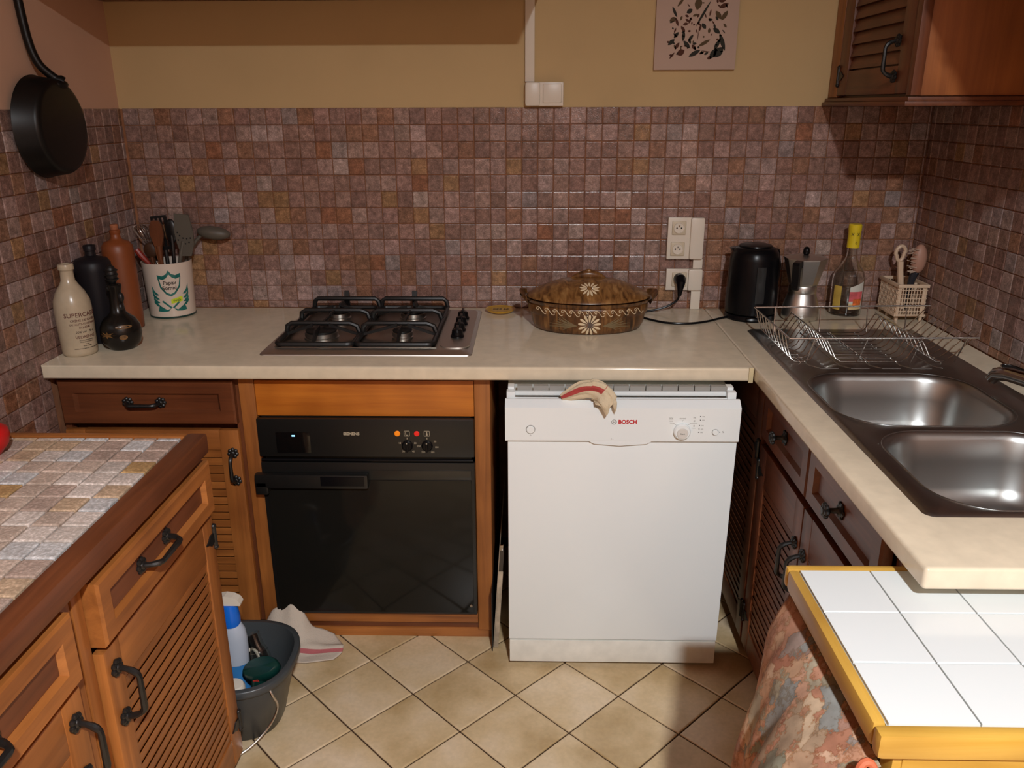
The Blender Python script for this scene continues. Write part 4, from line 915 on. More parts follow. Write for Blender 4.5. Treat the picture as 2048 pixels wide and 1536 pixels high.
b_, _o = bottle('stoneware_bottle', 'tall matte dark navy bottle behind the white lettered one', -1.259, -0.425, [(0.040, H+.0004), (0.0465, H+0.004), (0.049, H+0.03), (0.0505, H+0.21), (0.0495, H+0.232), (0.042, H+0.244), (0.022, H+0.250), (0.0145, H+0.254), (0.0138, H+0.266), (0.0165, H+0.268), (0.0168, H+0.281), (0.0150, H+0.283), (0.010, H+0.283), (0.010, H+0.25), (0.001, H+0.249)], plain('navy_matte', (0.011, 0.009, 0.011, 1), 0.45, spec=0.25))
b_, _o = bottle('stoneware_bottle', 'tall orange-brown clay bottle with cork next to the utensil jar', -1.256, -0.272, [(0.040, H+.0004), (0.0445, H+0.004), (0.0455, H+0.05), (0.0455, H+0.235), (0.0440, H+0.256), (0.036, H+0.268), (0.020, H+0.274), (0.0148, H+0.280), (0.0138, H+0.291), (0.0158, H+0.293), (0.0158, H+0.303), (0.012, H+0.305), (0.002, H+0.305)], plain('orange_clay', lin(134, 70, 34), 0.45, var=0.1, scale=15))
obj('cork', MB().lathe([(0.0115, H+0.3052), (0.0118, H+0.318), (0.0105, H+0.321)], -1.256, -0.272, 16), plain('cork', lin(160, 96, 62), 0.8, var=0.2, scale=150), b_)
GXC, GYC = -1.168, -0.498
g_, _o = bottle('gourd_bottle', 'squat black glass bottle with carved figure neck and gold patches', GXC, GYC, [(0.034, H+.0004), (0.037, H+0.004), (0.050, H+0.018), (0.0555, H+0.042), (0.053, H+0.066), (0.043, H+0.086), (0.028, H+0.098), (0.021, H+0.106), (0.018, H+0.130), (0.0165, H+0.165), (0.020, H+0.178), (0.020, H+0.183), (0.0145, H+0.187)], plain('black_glass', (0.010, 0.0085, 0.007, 1), 0.24, spec=0.35))
mb = MB().sphere((GXC-0.002, GYC, H+0.212), 0.0165, 14, 10, (0.95, 0.95, 1.75)); mb.sphere((GXC+0.016, GYC-0.004, H+0.148), 0.010, 10, 8, (1, 0.9, 1.5)); mb.sphere((GXC+0.012, GYC-0.006, H+0.120), 0.010, 10, 8, (1, 0.9, 1.3)); mb.sphere((GXC-0.010, GYC-0.010, H+0.176), 0.009, 10, 8)
for k in range(3): mb.tube([(GXC-0.002+0.0165*math.cos(a*PI/8), GYC+0.0165*math.sin(a*PI/8), H+0.200+k*0.012) for a in range(16)], 0.002, 5, True)
obj('carved_figure', mb, M['castiron'], g_, smooth=60)
gold = plain('worn_gold', lin(112, 80, 42), 0.45, var=0.5, scale=120)
def bulb(a0, a1, z0, z1, nm, star=False):
    pr_ = [(0.0555, H+0.042), (0.053, H+0.066), (0.043, H+0.086)]
    pr_ = [(0.034, H), (0.050, H+0.018)]+pr_
    cz, hz, ca, ha = (z0+z1)/2, (z1-z0)/2, (a0+a1)/2, (a1-a0)/2; vs_ = []
    P_ = [(0, 0)]+[((1.0 if (not star or k % 2 == 0) else 0.42)*math.cos(2*PI*k/16), (1.0 if (not star or k % 2 == 0) else 0.42)*math.sin(2*PI*k/16)) for k in range(16)]
    for (u, v) in P_:
        z = cz+hz*v; a = ca+ha*u; R = interp(pr_, z)+0.0009; vs_.append((GXC+R*math.cos(a), GYC+R*math.sin(a), z))
    obj(nm, MB().add(vs_, [(0, 1+k, 1+(k+1) % 16) for k in range(16)]), gold, g_, smooth=60)
bulb(-PI/2-0.75, -PI/2+0.25, H+0.040, H+0.060, 'gold_patch', True); bulb(-PI/2+0.35, -PI/2+0.75, H+0.036, H+0.050, 'gold_patch'); bulb(-PI/2+0.2, -PI/2+1.1, H+0.066, H+0.076, 'gold_patch')

# ------------------------------------------------------------------ utensil jar
JX, JY = -1.190, -0.096
jprof = [(0.066, H+.0004), (0.0705, H+0.003), (0.0715, H+0.010), (0.0780, H+0.176), (0.0785, H+0.180), (0.0745, H+0.180), (0.068, H+0.012), (0.001, H+0.011)]
jr = thing('utensil_jar', 'white pharmacy jar with green shield and lettering holding kitchen utensils', 'jar', (JX, JY, H))
obj('body', MB().lathe(jprof, JX, JY, 44), plain('white_faience', lin(222, 206, 190), 0.22), jr, smooth=50)
JR = lambda z: interp(jprof[1:5], z)
grn = plain('green_glaze', lin(34, 110, 102), 0.3, var=0.25, scale=60); AJ = -PI/2+0.42
obj('foot_band', MB().lathe([(0.0712, H+0.0012), (0.0722, H+0.002), (0.0722, H+0.006), (0.0716, H+0.0065)], JX, JY, 44), plain('dark_green_glaze', lin(22, 60, 54), 0.3), jr)
def jpatch(name, poly, mat, lift=0.0006):
    """polygon in (arc, height) painted on the jar, cut fine enough to follow the curve"""
    bm_ = bmesh.new(); f_ = bm_.faces.new([bm_.verts.new((u, v, 0)) for u, v in poly]); bmesh.ops.triangulate(bm_, faces=[f_])
    for _ in range(2): bmesh.ops.subdivide_edges(bm_, edges=[e for e in bm_.edges if e.calc_length() > 0.008], cuts=1)
    mb_ = MB().bm(bm_); return obj(name, wrap(mb_, JX, JY, H, JR, AJ, lift), mat, jr, smooth=60, fix=False)
jpatch('shield_top', [(-0.036, 0.146), (-0.020, 0.142), (-0.008, 0.148), (0, 0.160), (0.008, 0.148), (0.020, 0.143), (0.036, 0.148), (0.036, 0.136), (0.020, 0.131), (0.009, 0.136), (0, 0.147), (-0.009, 0.135), (-0.020, 0.130), (-0.034, 0.135)], grn)
jpatch('shield_left', [(-0.035, 0.136), (-0.031, 0.136), (-0.026, 0.108), (-0.012, 0.088), (0, 0.082), (0, 0.074), (-0.014, 0.082), (-0.030, 0.104)], grn)
jpatch('shield_right', [(0.033, 0.136), (0.036, 0.136), (0.031, 0.104), (0.014, 0.082), (0, 0.074), (0, 0.082), (0.012, 0.088), (0.027, 0.108)], grn)
for sgn in (-1, 1):
    jpatch('ribbon', [(sgn*0.004, 0.036), (sgn*0.016, 0.030), (sgn*0.040, 0.046), (sgn*0.046, 0.026), (sgn*0.030, 0.024), (sgn*0.012, 0.026)], grn)
    jpatch('stem', [(sgn*0.004, 0.034), (0, 0.038), (sgn*0.026, 0.062), (sgn*0.030, 0.058)], grn)
    for k, (z0, z1) in enumerate(((0.112, 0.080), (0.095, 0.066), (0.078, 0.054), (0.062, 0.044))):
        jpatch('laurel_leaf', [(sgn*(0.056+0.004*(k < 2)), z0), (sgn*0.050, z1+0.012), (sgn*0.036, z1), (sgn*0.046, z1-0.002), (sgn*0.058, z1+0.010)], grn)
obj('lettering', wrap(text_mb('Papav', 0.0175, bold=0.0003), JX, JY, H+0.119, JR, AJ), ink2, jr, smooth=0)
obj('lettering', wrap(text_mb('Somni.', 0.0175, bold=0.0003), JX, JY, H+0.102, JR, AJ), ink2, jr, smooth=0)
jpatch('sticker', [(-0.002, 0.050), (0.034, 0.056), (0.034, 0.072), (0.026, 0.071), (-0.002, 0.064)], plain('lime_sticker', lin(206, 226, 40), 0.6), 0.0009)
obj('sticker_writing', wrap(text_mb('outils', 0.011, shear=0.25), JX+0.0, JY, H+0.061, JR, AJ+0.016/0.075, 0.0013), ink2, jr, smooth=0)
# the utensils: each leans on the rim
def Q(u, v, y): return (-1.187+(u-340)*0.00164, y, 1.062-(v-518)*0.00170)
ut = plain('dark_nylon', (0.010, 0.009, 0.009, 1), 0.35); gry = plain('grey_nylon', lin(92, 86, 76), 0.5); brn = M['wa_z']
zb_ = H+0.016
def utensil(name, label): return thing(name, label, 'utensil', (JX, JY, zb_))
u_ = utensil('wooden_spatula', 'brown wooden spatula upright in the middle of the jar')
wsp = wood('beech_brown', lin(84, 46, 26), lin(124, 72, 42), 'z')
obj('handle', MB().tube([(JX+0.002, JY-0.020, zb_), Q(342, 512, -0.150), Q(342, 485, -0.152)], 0.0075, 10), wsp, u_)
obj('blade', MB().prism([(-0.0075, 0), (0.0075, 0), (0.012, 0.040), (0.0215, 0.075), (0.0215, 0.105), (0.012, 0.122), (-0.010, 0.122), (-0.0200, 0.105), (-0.0200, 0.075), (-0.011, 0.040)], -0.004, 0.004, lambda a, b1_, w: (Q(342, 510, 0)[0]+a, -0.152+w, Q(342, 510, 0)[2]+b1_)), wsp, u_)
u_ = utensil('slotted_turner', 'black slotted turner behind the wooden spatula')
obj('handle', MB().tube([(JX+0.002, JY+0.006, zb_), Q(336, 500, -0.080)], 0.0065, 8), ut, u_)
def panel_with_slots(cx, z0, w_, h_, y, slots, tilt=0.0, mat=None, parent=None, t_=0.003):
    xs = sorted([-w_/2, w_/2]+[s for p_ in slots for s in p_]); mb_ = MB()
    for a, b1_ in zip(xs[:-1:2], xs[1::2]): mb_.box(a, b1_, -t_, t_, 0.012, h_-0.008)
    mb_.box(-w_/2, w_/2, -t_, t_, h_-0.008, h_, 0.001); mb_.box(-w_/2, w_/2, -t_, t_, 0, 0.0125, 0.001)
    c_, s_ = math.cos(tilt), math.sin(tilt)
    return obj('blade', mb_.xf(lambda x, yy, z: (cx+c_*x+s_*z, y+yy, z0-s_*x+c_*z)), mat, parent, smooth=0)
q = Q(336, 500, 0); panel_with_slots(q[0], q[2], 0.052, 0.112, -0.080, [(-0.020, -0.012), (-0.006, 0.002), (0.008, 0.016)], -0.10, ut, u_)
u_ = utensil('black_spoon', 'black nylon spoon leaning right behind the wooden spatula')
obj('handle', MB().tube([(JX+0.010, JY+0.002, zb_), Q(357, 505, -0.104), Q(357, 470, -0.100)], 0.006, 8), ut, u_)
obj('bowl', MB().sphere(Q(357, 462, -0.098), 0.026, 14, 10, (0.75, 0.3, 1.5)), ut, u_, smooth=60)
u_ = utensil('skimmer', 'grey pierced skimmer standing at the right of the jar')
obj('handle', MB().tube([(JX+0.020, JY-0.012, zb_), Q(370, 512, -0.108), Q(380, 480, -0.108)], 0.0065, 8), gry, u_)
mb = MB().prism([(-0.016, -0.040), (0.016, -0.040), (0.029, 0.000), (0.030, 0.040), (0.022, 0.092), (-0.024, 0.096), (-0.030, 0.040), (-0.026, 0.0)], -0.003, 0.003, lambda a, b1_, w: (Q(384, 485, 0)[0]+a, -0.108+w, Q(384, 485, 0)[2]+b1_))
hd_ = obj('head', mb, gry, u_)
for (a, z) in ((-.020, .012), (-.010, .002), (.002, .000), (.014, .004), (-.014, .026), (-.004, .018), (.008, .016), (.020, .018), (-.020, .036)):
    obj('hole', MB().lathe([(0.0026, 0), (0.0026, 0.0006)], n=8).xf(lambda x, y, z_: (Q(384, 485, 0)[0]+a+x, -0.1112-z_, Q(384, 485, 0)[2]+z+y)), M['hole'], u_, smooth=0)
u_ = utensil('grey_ladle', 'grey ladle with its scoop reaching out to the right of the jar')
obj('handle', MB().tube([(JX+0.022, JY+0.030, zb_), Q(372, 512, -0.062), Q(392, 484, -0.050), Q(404, 473, -0.047)], 0.006, 8), gry, u_)
obj('scoop', MB().sphere(Q(428, 470, -0.047), 0.030, 18, 12, (1.85, 0.85, 0.72)).xf(lambda x, y, z: (x, y, min(z, Q(0, 462, 0)[2]+0.012)+(x-Q(428, 0, 0)[0])*-0.10)), gry, u_, smooth=60)
u_ = utensil('wire_whisk', 'steel wire whisk leaning left in the jar')
obj('handle', MB().tube([(JX-0.012, JY+0.012, zb_), Q(307, 514, -0.056), Q(300, 500, -0.052)], 0.006, 8), M['chrome'], u_)
for k in range(5):
    a = PI*k/5; pth = []
    for i in range(15):
        s_ = i/14; r = 0.022*math.sin(PI*s_)**0.8*(1 if s_ < 1 else 0); sd_ = math.cos(PI*s_)
        h_ = 0.075*math.sin(PI*min(s_, 1-s_)) if False else 0.078*(1-abs(2*s_-1)**2.2)
        rr = 0.024*math.sin(PI*(0.5-abs(s_-0.5))*1.0)*(1 if s_ < 0.5 else -1) if abs(s_-0.5) > 1e-6 else 0.0
        b0 = Q(300, 500, -0.052); pth.append((b0[0]+math.cos(a)*(0.024*math.sin(2*PI*s_))-h_*0.42, b0[1]+math.sin(a)*0.024*math.sin(2*PI*s_), b0[2]+h_))
    obj('wire', MB().tube(pth, 0.0011, 5), M['wire'], u_)
u_ = utensil('red_handled_peeler', 'utensil with a red handle leaning over the left rim of the jar')
obj('handle', MB().tube([(JX-0.020, JY-0.020, zb_), Q(306, 522, -0.112), Q(296, 508, -0.118), Q(288, 495, -0.120)], [0.004, 0.008, 0.0105, 0.009], 10), plain('red_handle', lin(150, 50, 38), 0.4), u_)
u_ = utensil('wooden_spoon', 'dark wooden spoon with round bowl at the front left of the jar')
obj('handle', MB().tube([(JX-0.006, JY-0.022, zb_), Q(320, 522, -0.125), Q(319, 508, -0.128)], 0.006, 8), wsp, u_)
obj('bowl', MB().sphere(Q(318, 496, -0.126), 0.024, 14, 10, (0.95, 0.32, 1.05)), plain('dark_spoon_wood', lin(70, 44, 26), 0.5), u_, smooth=60)

# ------------------------------------------------------------------ frying pan on the left wall
pn = thing('frying_pan', 'black frying pan hanging on the left wall with its base to the room', 'pan', (-1.270, -0.486, 1.486))
pp = [(0.002, 0.0), (0.104, 0.0), (0.115, -0.003), (0.121, -0.012), (0.129, -0.062), (0.131, -0.064), (0.127, -0.064), (0.116, -0.012), (0.10, -0.004), (0.002, -0.004)]
ironm = plain('pan_iron', (0.006, 0.005, 0.0045, 1), 0.4, spec=0.3)
obj('body', MB().lathe(pp, 0, 0, 56).xf(lambda x, y, z: (-1.236+z, -0.484+x, 1.487+y)), ironm, pn, smooth=50)
hp = smooth_path([(-1.240, -0.452, 1.598), (-1.262, -0.466, 1.618), (-1.284, -0.480, 1.652), (-1.296, -0.486, 1.72), (-1.302, -0.488, 1.86), (-1.303, -0.488, 1.93)], 5)
obj('handle', MB().tube(hp, [0.016]*3+[0.011]*(len(hp)-3), 10).xf(lambda x, y, z: (x, y, z)), ironm, pn, smooth=60)
obj('handle_collar', MB().sphere((-1.247, -0.458, 1.594), 0.018, 12, 8, (1.1, 1.7, 0.7)), ironm, pn, smooth=60)
nl = obj('wall_hook', MB().tube([(-1.316, -0.488, 1.915), (-1.292, -0.488, 1.915), (-1.286, -0.488, 1.925)], 0.003, 8), M['black'], base=(-1.316, -0.488, 1.915)); tag(nl, 'black iron hook the frying pan hangs from', 'hook')

# ------------------------------------------------------------------ on the back wall
cv = thing('botanical_picture', 'unframed white canvas print of pressed leaves on the back wall', 'picture', (0.505, -0.001, 1.640))
obj('canvas', MB().box(0.380, 0.630, -0.016, -0.0008, 1.640, 1.955, 0.0015), plain('canvas_white', lin(188, 162, 146), 0.8), cv)
lg, lb_, lm = plain('leaf_dark_green', lin(40, 38, 28), 0.8), plain('leaf_brown', lin(78, 40, 22), 0.8), plain('leaf_olive', lin(84, 66, 40), 0.8)
def leaf(px, py, L, W_, ang, m_, up=None):
    cx, cz = 0.374+px*0.000140, 1.8385-py*0.0001325
    pts = [(-L/2+L*i/8, W_/2*math.sin(PI*i/8)**0.8) for i in range(9)]+[(-L/2+L*i/8, -W_/2*math.sin(PI*i/8)**0.8) for i in range(7, 0, -1)]
    c_, s_ = math.cos(ang), math.sin(ang)
    obj('printed_leaf', MB().prism([(cx+c_*a-s_*b1_, cz+s_*a+c_*b1_) for a, b1_ in pts], -0.01645, -0.0158), m_, cv, smooth=0)
LV = [(760, 245, .020, .013, .5, lg), (1490, 135, .030, .013, .4, lb_), (1450, 20, .024, .013, .2, lb_), (1060, 300, .085, .007, 1.05, lg), (940, 90, .036, .022, 1.4, lm), (1390, 330, .030, .014, -.9, lm), (1520, 340, .032, .013, 1.0, lm), (1360, 400, .014, .007, -.9, lg),
      (660, 770, .030, .010, 1.5, lg), (820, 810, .024, .009, .9, lg), (740, 950, .030, .012, -.8, lg), (800, 880, .016, .008, -1.1, lg), (530, 980, .024, .010, 1.0, lb_), (620, 1120, .026, .018, .5, lb_), (430, 1190, .024, .006, .9, lb_), (400, 900, .026, .012, .7, lg), (500, 750, .022, .010, .9, lg), (330, 895, .008, .006, 0, lb_),
      (440, 260, .034, .008, -1.1, lg), (410, 420, .022, .014, .4, lm), (500, 470, .026, .008, -1.2, lb_), (590, 390, .014, .007, 1.2, lm), (690, 515, .016, .009, .2, lb_), (780, 440, .020, .006, 1.2, lb_), (890, 330, .018, .007, .3, lm), (1110, 340, .014, .004, -1.2, lb_), (1210, 280, .020, .005, 1.4, lb_), (1090, 560, .020, .012, -.9, lg), (1010, 600, .022, .007, 1.3, lb_),
      (1210, 660, .016, .008, 1.5, lm), (1370, 660, .026, .013, -.6, lg), (1290, 490, .014, .004, -.9, lb_), (1510, 900, .054, .013, -1.2, lg), (1400, 960, .036, .012, 1.1, lg), (1440, 1120, .040, .024, .8, lg), (1330, 1150, .034, .018, 1.0, lg), (1250, 1240, .014, .010, .5, lb_), (1120, 920, .040, .010, .5, lm), (920, 1140, .040, .013, .5, lg), (900, 1010, .020, .010, -.8, lb_), (1080, 1130, .018, .007, .4, lb_), (470, 650, .016, .005, 1.2, lb_), (640, 620, .022, .009, -.9, lb_), (780, 665, .010, .006, 0, lb_), (560, 60, .030, .008, .9, lm), (940, 670, .014, .004, -1.1, lb_), (975, 760, .028, .0022, 1.5, lb_), (1180, 1100, .034, .002, -.15, lb_)]
rs = random.Random(3)
for i in range(46):
    LV.append((rs.uniform(360, 1560), rs.uniform(30, 1230), rs.uniform(.006, .016), rs.uniform(.003, .007), rs.uniform(-1.5, 1.5), rs.choice([lg, lb_, lm])))
for (px, py, L, W_, a, m_) in LV: leaf(px, py, L, W_, a, m_)
for i in range(16): leaf(random.uniform(380, 1500), random.uniform(-900, -40), random.uniform(.014, .03), random.uniform(.006, .012), random.uniform(-1.5, 1.5), random.choice([lg, lb_, lm]))

tr = thing('cable_trunking', 'white vertical cable trunking running up from the light switch', 'trunking', (-0.003, -0.001, 1.607))
obj('channel', MB().box(-0.0175, 0.0115, -0.014, -0.0006, 1.6075, CEIL-0.002, 0.001), M['white_pl'], tr)
sw = thing('light_switch', 'white surface-mounted light switch above the tiles', 'switch', (0.042, -0.001, 1.535))
obj('box', MB().box(-0.0180, 0.030, -0.040, -0.0006, 1.5352, 1.6065, 0.008), M['white_pl'], sw); obj('plate', MB().box(0.020, 0.102, -0.034, -0.0006, 1.5355, 1.6062, 0.003), M['white_pl'], sw)
obj('rocker', MB().box(0.0385, 0.0960, -0.038, -0.0335, 1.5450, 1.6010, 0.003), M['white_pl'], sw)
def socket(parent, x, z):
    s0 = obj('socket_frame', MB().box(x-0.0225, x+0.0225, -0.0275, -0.0235, z-0.0225, z+0.0225, 0.003), M['cream_pl'], parent)
    mb_ = MB().lathe([(0.0175, 0), (0.0175, 0.0035), (0.016, 0.0036), (0.0155, 0.0012), (0.001, 0.001)], n=28).xf(lambda a, b1_, w: (x+a, -0.0276-w, z+b1_)); obj('socket_well', mb_, M['white_pl'], s0)
    for (dx, dz) in ((-0.0075, 0), (0.0075, 0)): obj('pin_hole', MB().lathe([(0.0026, 0), (0.0026, 0.0004)], n=10).xf(lambda a, b1_, w: (x+dx+a, -0.0290-w, z+dz+b1_)), M['hole'], s0, smooth=0)
    obj('earth_pin', MB().tube([(x, -0.0285, z+0.008), (x, -0.036, z+0.008)], 0.0022, 8), M['chrome'], s0)
s1 = thing('wall_socket', 'white double wall socket on the tiles above the worktop', 'socket', (0.505, -0.007, 1.053))
obj('plate', MB().box(0.4520, 0.5300, -0.024, -0.0072, 1.0535, 1.1895, 0.002), M['white_pl'], s1); obj('side_box', MB().box(0.5250, 0.5700, -0.034, -0.0072, 1.0535, 1.1895, 0.006), M['white_pl'], s1)
socket(s1, 0.4875, 1.1560); socket(s1, 0.4865, 1.0870)
s2 = thing('wall_socket', 'white single wall socket with the kettle plug in it', 'socket', (0.512, -0.007, 0.948))
obj('plate', MB().box(0.4550, 0.5330, -0.024, -0.0072, 0.9490, 1.0205, 0.002), M['white_pl'], s2); obj('side_box', MB().box(0.5270, 0.5740, -0.034, -0.0072, 0.9490, 1.0205, 0.006), M['white_pl'], s2)
obj('socket_frame', MB().box(0.4985-0.0245, 0.4985+0.0245, -0.0275, -0.0235, 0.9625, 1.0100, 0.003), M['cream_pl'], s2)
for z0, z1, lab in ((1.0210, 1.0530, 'short white trunking piece linking the two wall sockets'), (H+0.0005, 0.9485, 'white trunking piece between single socket and worktop')):
    o = obj('cable_trunking', MB().box(0.5420, 0.5730, -0.020, -0.0072, z0, z1, 0.001), M['white_pl'], base=(0.5575, -0.0136, z0)); tag(o, lab, 'trunking')

# ------------------------------------------------------------------ floor things on the left: bucket, bottles, cloth, tray
BKX, BKY = -0.757, -0.965
bu = thing('bucket', 'dark grey plastic bucket with wire handle between peninsula and oven', 'bucket', (BKX, BKY, 0))
bmt = plain('grey_plastic', lin(62, 66, 68), 0.35)
bp_ = [(0.098, 0.0005), (0.104, 0.004), (0.142, 0.165), (0.150, 0.166), (0.154, 0.170), (0.154, 0.186), (0.151, 0.189), (0.140, 0.189), (0.138, 0.184), (0.100, 0.010), (0.001, 0.009)]
obj('body', MB().lathe(bp_, BKX, BKY, 48, p=2.5), bmt, bu, smooth=50)
obj('wire_handle', MB().tube(smooth_path([(-0.655, -1.055, 0.172), (-0.640, -1.068, 0.150), (-0.632, -1.060, 0.105), (-0.655, -1.075, 0.055), (-0.700, -1.115, 0.020), (-0.745, -1.136, 0.018), (-0.800, -1.13, 0.06), (-0.87, -1.09, 0.172)]), 0.003, 8), M['wire'], bu)
SPX, SPY = -0.772, -0.940
sp = thing('spray_bottle', 'tall translucent bottle of blue cleaner with white nozzle in the bucket', 'bottle', (SPX, SPY, 0.0105))
obj('lower_body', MB().lathe([(0.030, 0.0105), (0.034, 0.015), (0.034, 0.06), (0.031, 0.11), (0.034, 0.150)], SPX, SPY, 28, 1, 0.75), plain('blue_liquid', lin(60, 128, 190), 0.25), sp, smooth=60)
obj('upper_body', MB().lathe([(0.0341, 0.1502), (0.036, 0.19), (0.036, 0.225), (0.033, 0.250), (0.024, 0.268), (0.020, 0.272)], SPX, SPY, 28, 1, 0.75), plain('frosted_plastic', lin(176, 186, 200), 0.35), sp, smooth=60)
obj('collar', MB().lathe([(0.0235, 0.2655), (0.0240, 0.285), (0.020, 0.318), (0.017, 0.326)], SPX, SPY, 24), plain('blue_cap', lin(20, 104, 210), 0.3), sp, smooth=60)
mb = MB().prism([(-0.034, 0.3265), (-0.036, 0.340), (-0.028, 0.350), (-0.005, 0.354), (0.014, 0.351), (0.028, 0.343), (0.034, 0.332), (0.033, 0.3265)], -0.012, 0.012, lambda u, v, w: (SPX+u, SPY+w, v)); obj('nozzle', mb, M['white_pl'], sp, smooth=0)
cb = thing('clear_bottle', 'empty clear plastic bottle leaning inside the bucket', 'bottle', (-0.700, -0.965, 0.012))
mt = Matrix.Translation((-0.688, -1.000, 0.016)) @ Matrix.Rotation(0.42, 4, 'X') @ Matrix.Rotation(-0.30, 4, 'Y')
mt = Matrix.Translation((-0.694, -0.925, 0.060)) @ Vector((-0.050, 0.040, 0.150)).to_track_quat('Z', 'Y').to_matrix().to_4x4()
obj('body', MB().lathe([(0.022, 0), (0.026, 0.004), (0.026, 0.085), (0.024, 0.10), (0.0225, 0.10), (0.0245, 0.085), (0.0245, 0.006), (0.002, 0.005)], 0, 0, 24).mat4(mt), M['glass'], cb, smooth=50)
obj('neck', MB().lathe([(0.0235, 0.1002), (0.018, 0.118), (0.017, 0.150), (0.0155, 0.150), (0.0165, 0.118), (0.022, 0.1002)], 0, 0, 24, cap=False).mat4(mt), M['glass'], cb, smooth=50)
obj('handle_ring', MB().tube([(0.016*math.cos(a*PI/8)+0.012, -0.022, 0.085+0.024*math.sin(a*PI/8)) for a in range(16)], 0.0042, 6, True).mat4(mt), M['white_pl'], cb)
gb = thing('green_brush', 'dark green scrubbing brush lying on the bucket contents', 'brush', (-0.665, -0.985, 0.02))
mg = plain('dark_green_plastic', lin(14, 52, 46), 0.3); mt = Matrix.Translation((-0.688, -0.992, 0.166)) @ Matrix.Rotation(0.32, 4, 'X') @ Matrix.Rotation(-0.25, 4, 'Y')
obj('head', MB().lathe([(0.85, -0.016), (1.0, -0.010), (1.0, 0.006), (0.9, 0.012), (0.001, 0.013)], 0, 0, 32, 0.050, 0.032).mat4(mt), mg, gb, smooth=50)
obj('grip', MB().tube([(-0.690, -1.006, 0.150), (-0.700, -1.012, 0.09), (-0.706, -1.012, 0.03)], [0.020, 0.017, 0.014], 12), mg, gb, smooth=60)
obj('red_mark', MB().box(-0.012, 0.002, -0.0355, -0.0340, -0.006, 0.003).mat4(mt), plain('red_mark', lin(200, 60, 50), 0.5), gb, smooth=0)
wj = thing('white_cap_jar', 'jar with white oval cap near the front rim of the bucket', 'jar', (-0.752, -1.030, 0.0105))
obj('body', MB().lathe([(0.026, 0.0105), (0.028, 0.016), (0.028, 0.105), (0.022, 0.118)], -0.752, -1.030, 24), plain('green_jar', lin(30, 70, 52), 0.3), wj); obj('cap', MB().lathe([(0.030, 0.1182), (0.031, 0.124), (0.031, 0.142), (0.027, 0.148), (0.001, 0.149)], -0.752, -1.030, 28, 1.0, 0.85), M['white_pl'], wj, smooth=50)

def stripes(name, base, red, axis, bands, scale=1.0):
    """woven cotton with red bands at given object-space positions"""
    m, nt, b = newmat(name); g = N(nt, 'ShaderNodeUVMap') if False else N(nt, 'ShaderNodeAttribute'); g.attribute_name = 'st'
    sx = N(nt, 'ShaderNodeSeparateXYZ'); nt.links.new(g.outputs['Vector'], sx.inputs[0])
    st = [(0.0, base)]
    for a, c_, col_ in bands: st += [(a-0.004, base), (a, col_), (c_, col_), (c_+0.004, base)]
    r = nt.nodes.new('ShaderNodeValToRGB'); e = r.color_ramp.elements; e[0].position = 0; e[0].color = base; e[1].position = 1; e[1].color = base
    for p_, c_ in st[1:]: x = e.new(min(max(p_, 0.001), 0.999)); x.color = c_
    nt.links.new(sx.outputs['X'], r.inputs['Fac']); nt.links.new(r.outputs['Color'], b.inputs['Base Color']); b.inputs['Roughness'].default_value = 0.9
    po = N(nt, 'ShaderNodeNewGeometry'); n = N(nt, 'ShaderNodeTexNoise', Scale=260.0, Detail=2.0); nt.links.new(po.outputs['Position'], n.inputs['Vector'])
    bp2 = N(nt, 'ShaderNodeBump', Strength=0.6, Distance=0.002); nt.links.new(n.outputs['Fac'], bp2.inputs['Height']); nt.links.new(bp2.outputs['Normal'], b.inputs['Normal'])
    return m
def set_st(o, vals):
    at = o.data.attributes.new('st', 'FLOAT_VECTOR', 'POINT')
    for i, v in enumerate(vals): at.data[i].vector = (v, 0, 0)
def cloth_sheet(fn, nu, nv, thick):
    top = [fn(i/nu, j/nv) for j in range(nv+1) for i in range(nu+1)]
    mb_ = MB().add(top, [(j*(nu+1)+i, j*(nu+1)+i+1, (j+1)*(nu+1)+i+1, (j+1)*(nu+1)+i) for j in range(nv) for i in range(nu)])
    return mb_
def floor_cloth(u, v):
    x = -0.905+0.325*u; y = -0.636-0.118*v+0.008*math.sin(u*5.0)*v
    if u > 0.80: x += 0.030*math.sin((v-0.1)*PI)*(u-0.80)/0.2; y += (u-0.80)*0.10*(v-0.1)
    z = 0.006+0.006*abs(math.sin(u*9+v*3))*(1-v*0.6)
    z += 0.092*math.exp(-abs((x+0.752)/0.048)**3)*max(0, 1-v/0.50)**1.1+0.068*math.exp(-abs((x+0.695)/0.030)**3)*max(0, 1-v/0.5)**1.1
    z += 0.030*math.exp(-((x+0.66)/0.07)**2)*max(0, 1-v/0.75)+0.030*math.exp(-((x+0.86)/0.06)**2)*max(0, 1-v/0.5)
    z += 0.010*math.exp(-((v-0.52)/0.10)**2)*(0.4+0.6*math.sin(u*4+0.5)**2)
    return (x, y, z)
fc = obj('floor_cloth', cloth_sheet(floor_cloth, 48, 26, 0.004), stripes('floor_cloth_cotton', lin(196, 182, 166), lin(186, 96, 92), 'x', [(0.60, 0.70, lin(176, 96, 98))]), base=(-0.745, -0.70, 0.0), smooth=60, fix=False)
set_st(fc, [j/26 for j in range(27) for i in range(49)])
md_ = fc.modifiers.new('thickness', 'SOLIDIFY'); md_.thickness = 0.003; md_.offset = 1.0
tag(fc, 'crumpled beige floor cloth with a red stripe against the oven plinth', 'cloth')

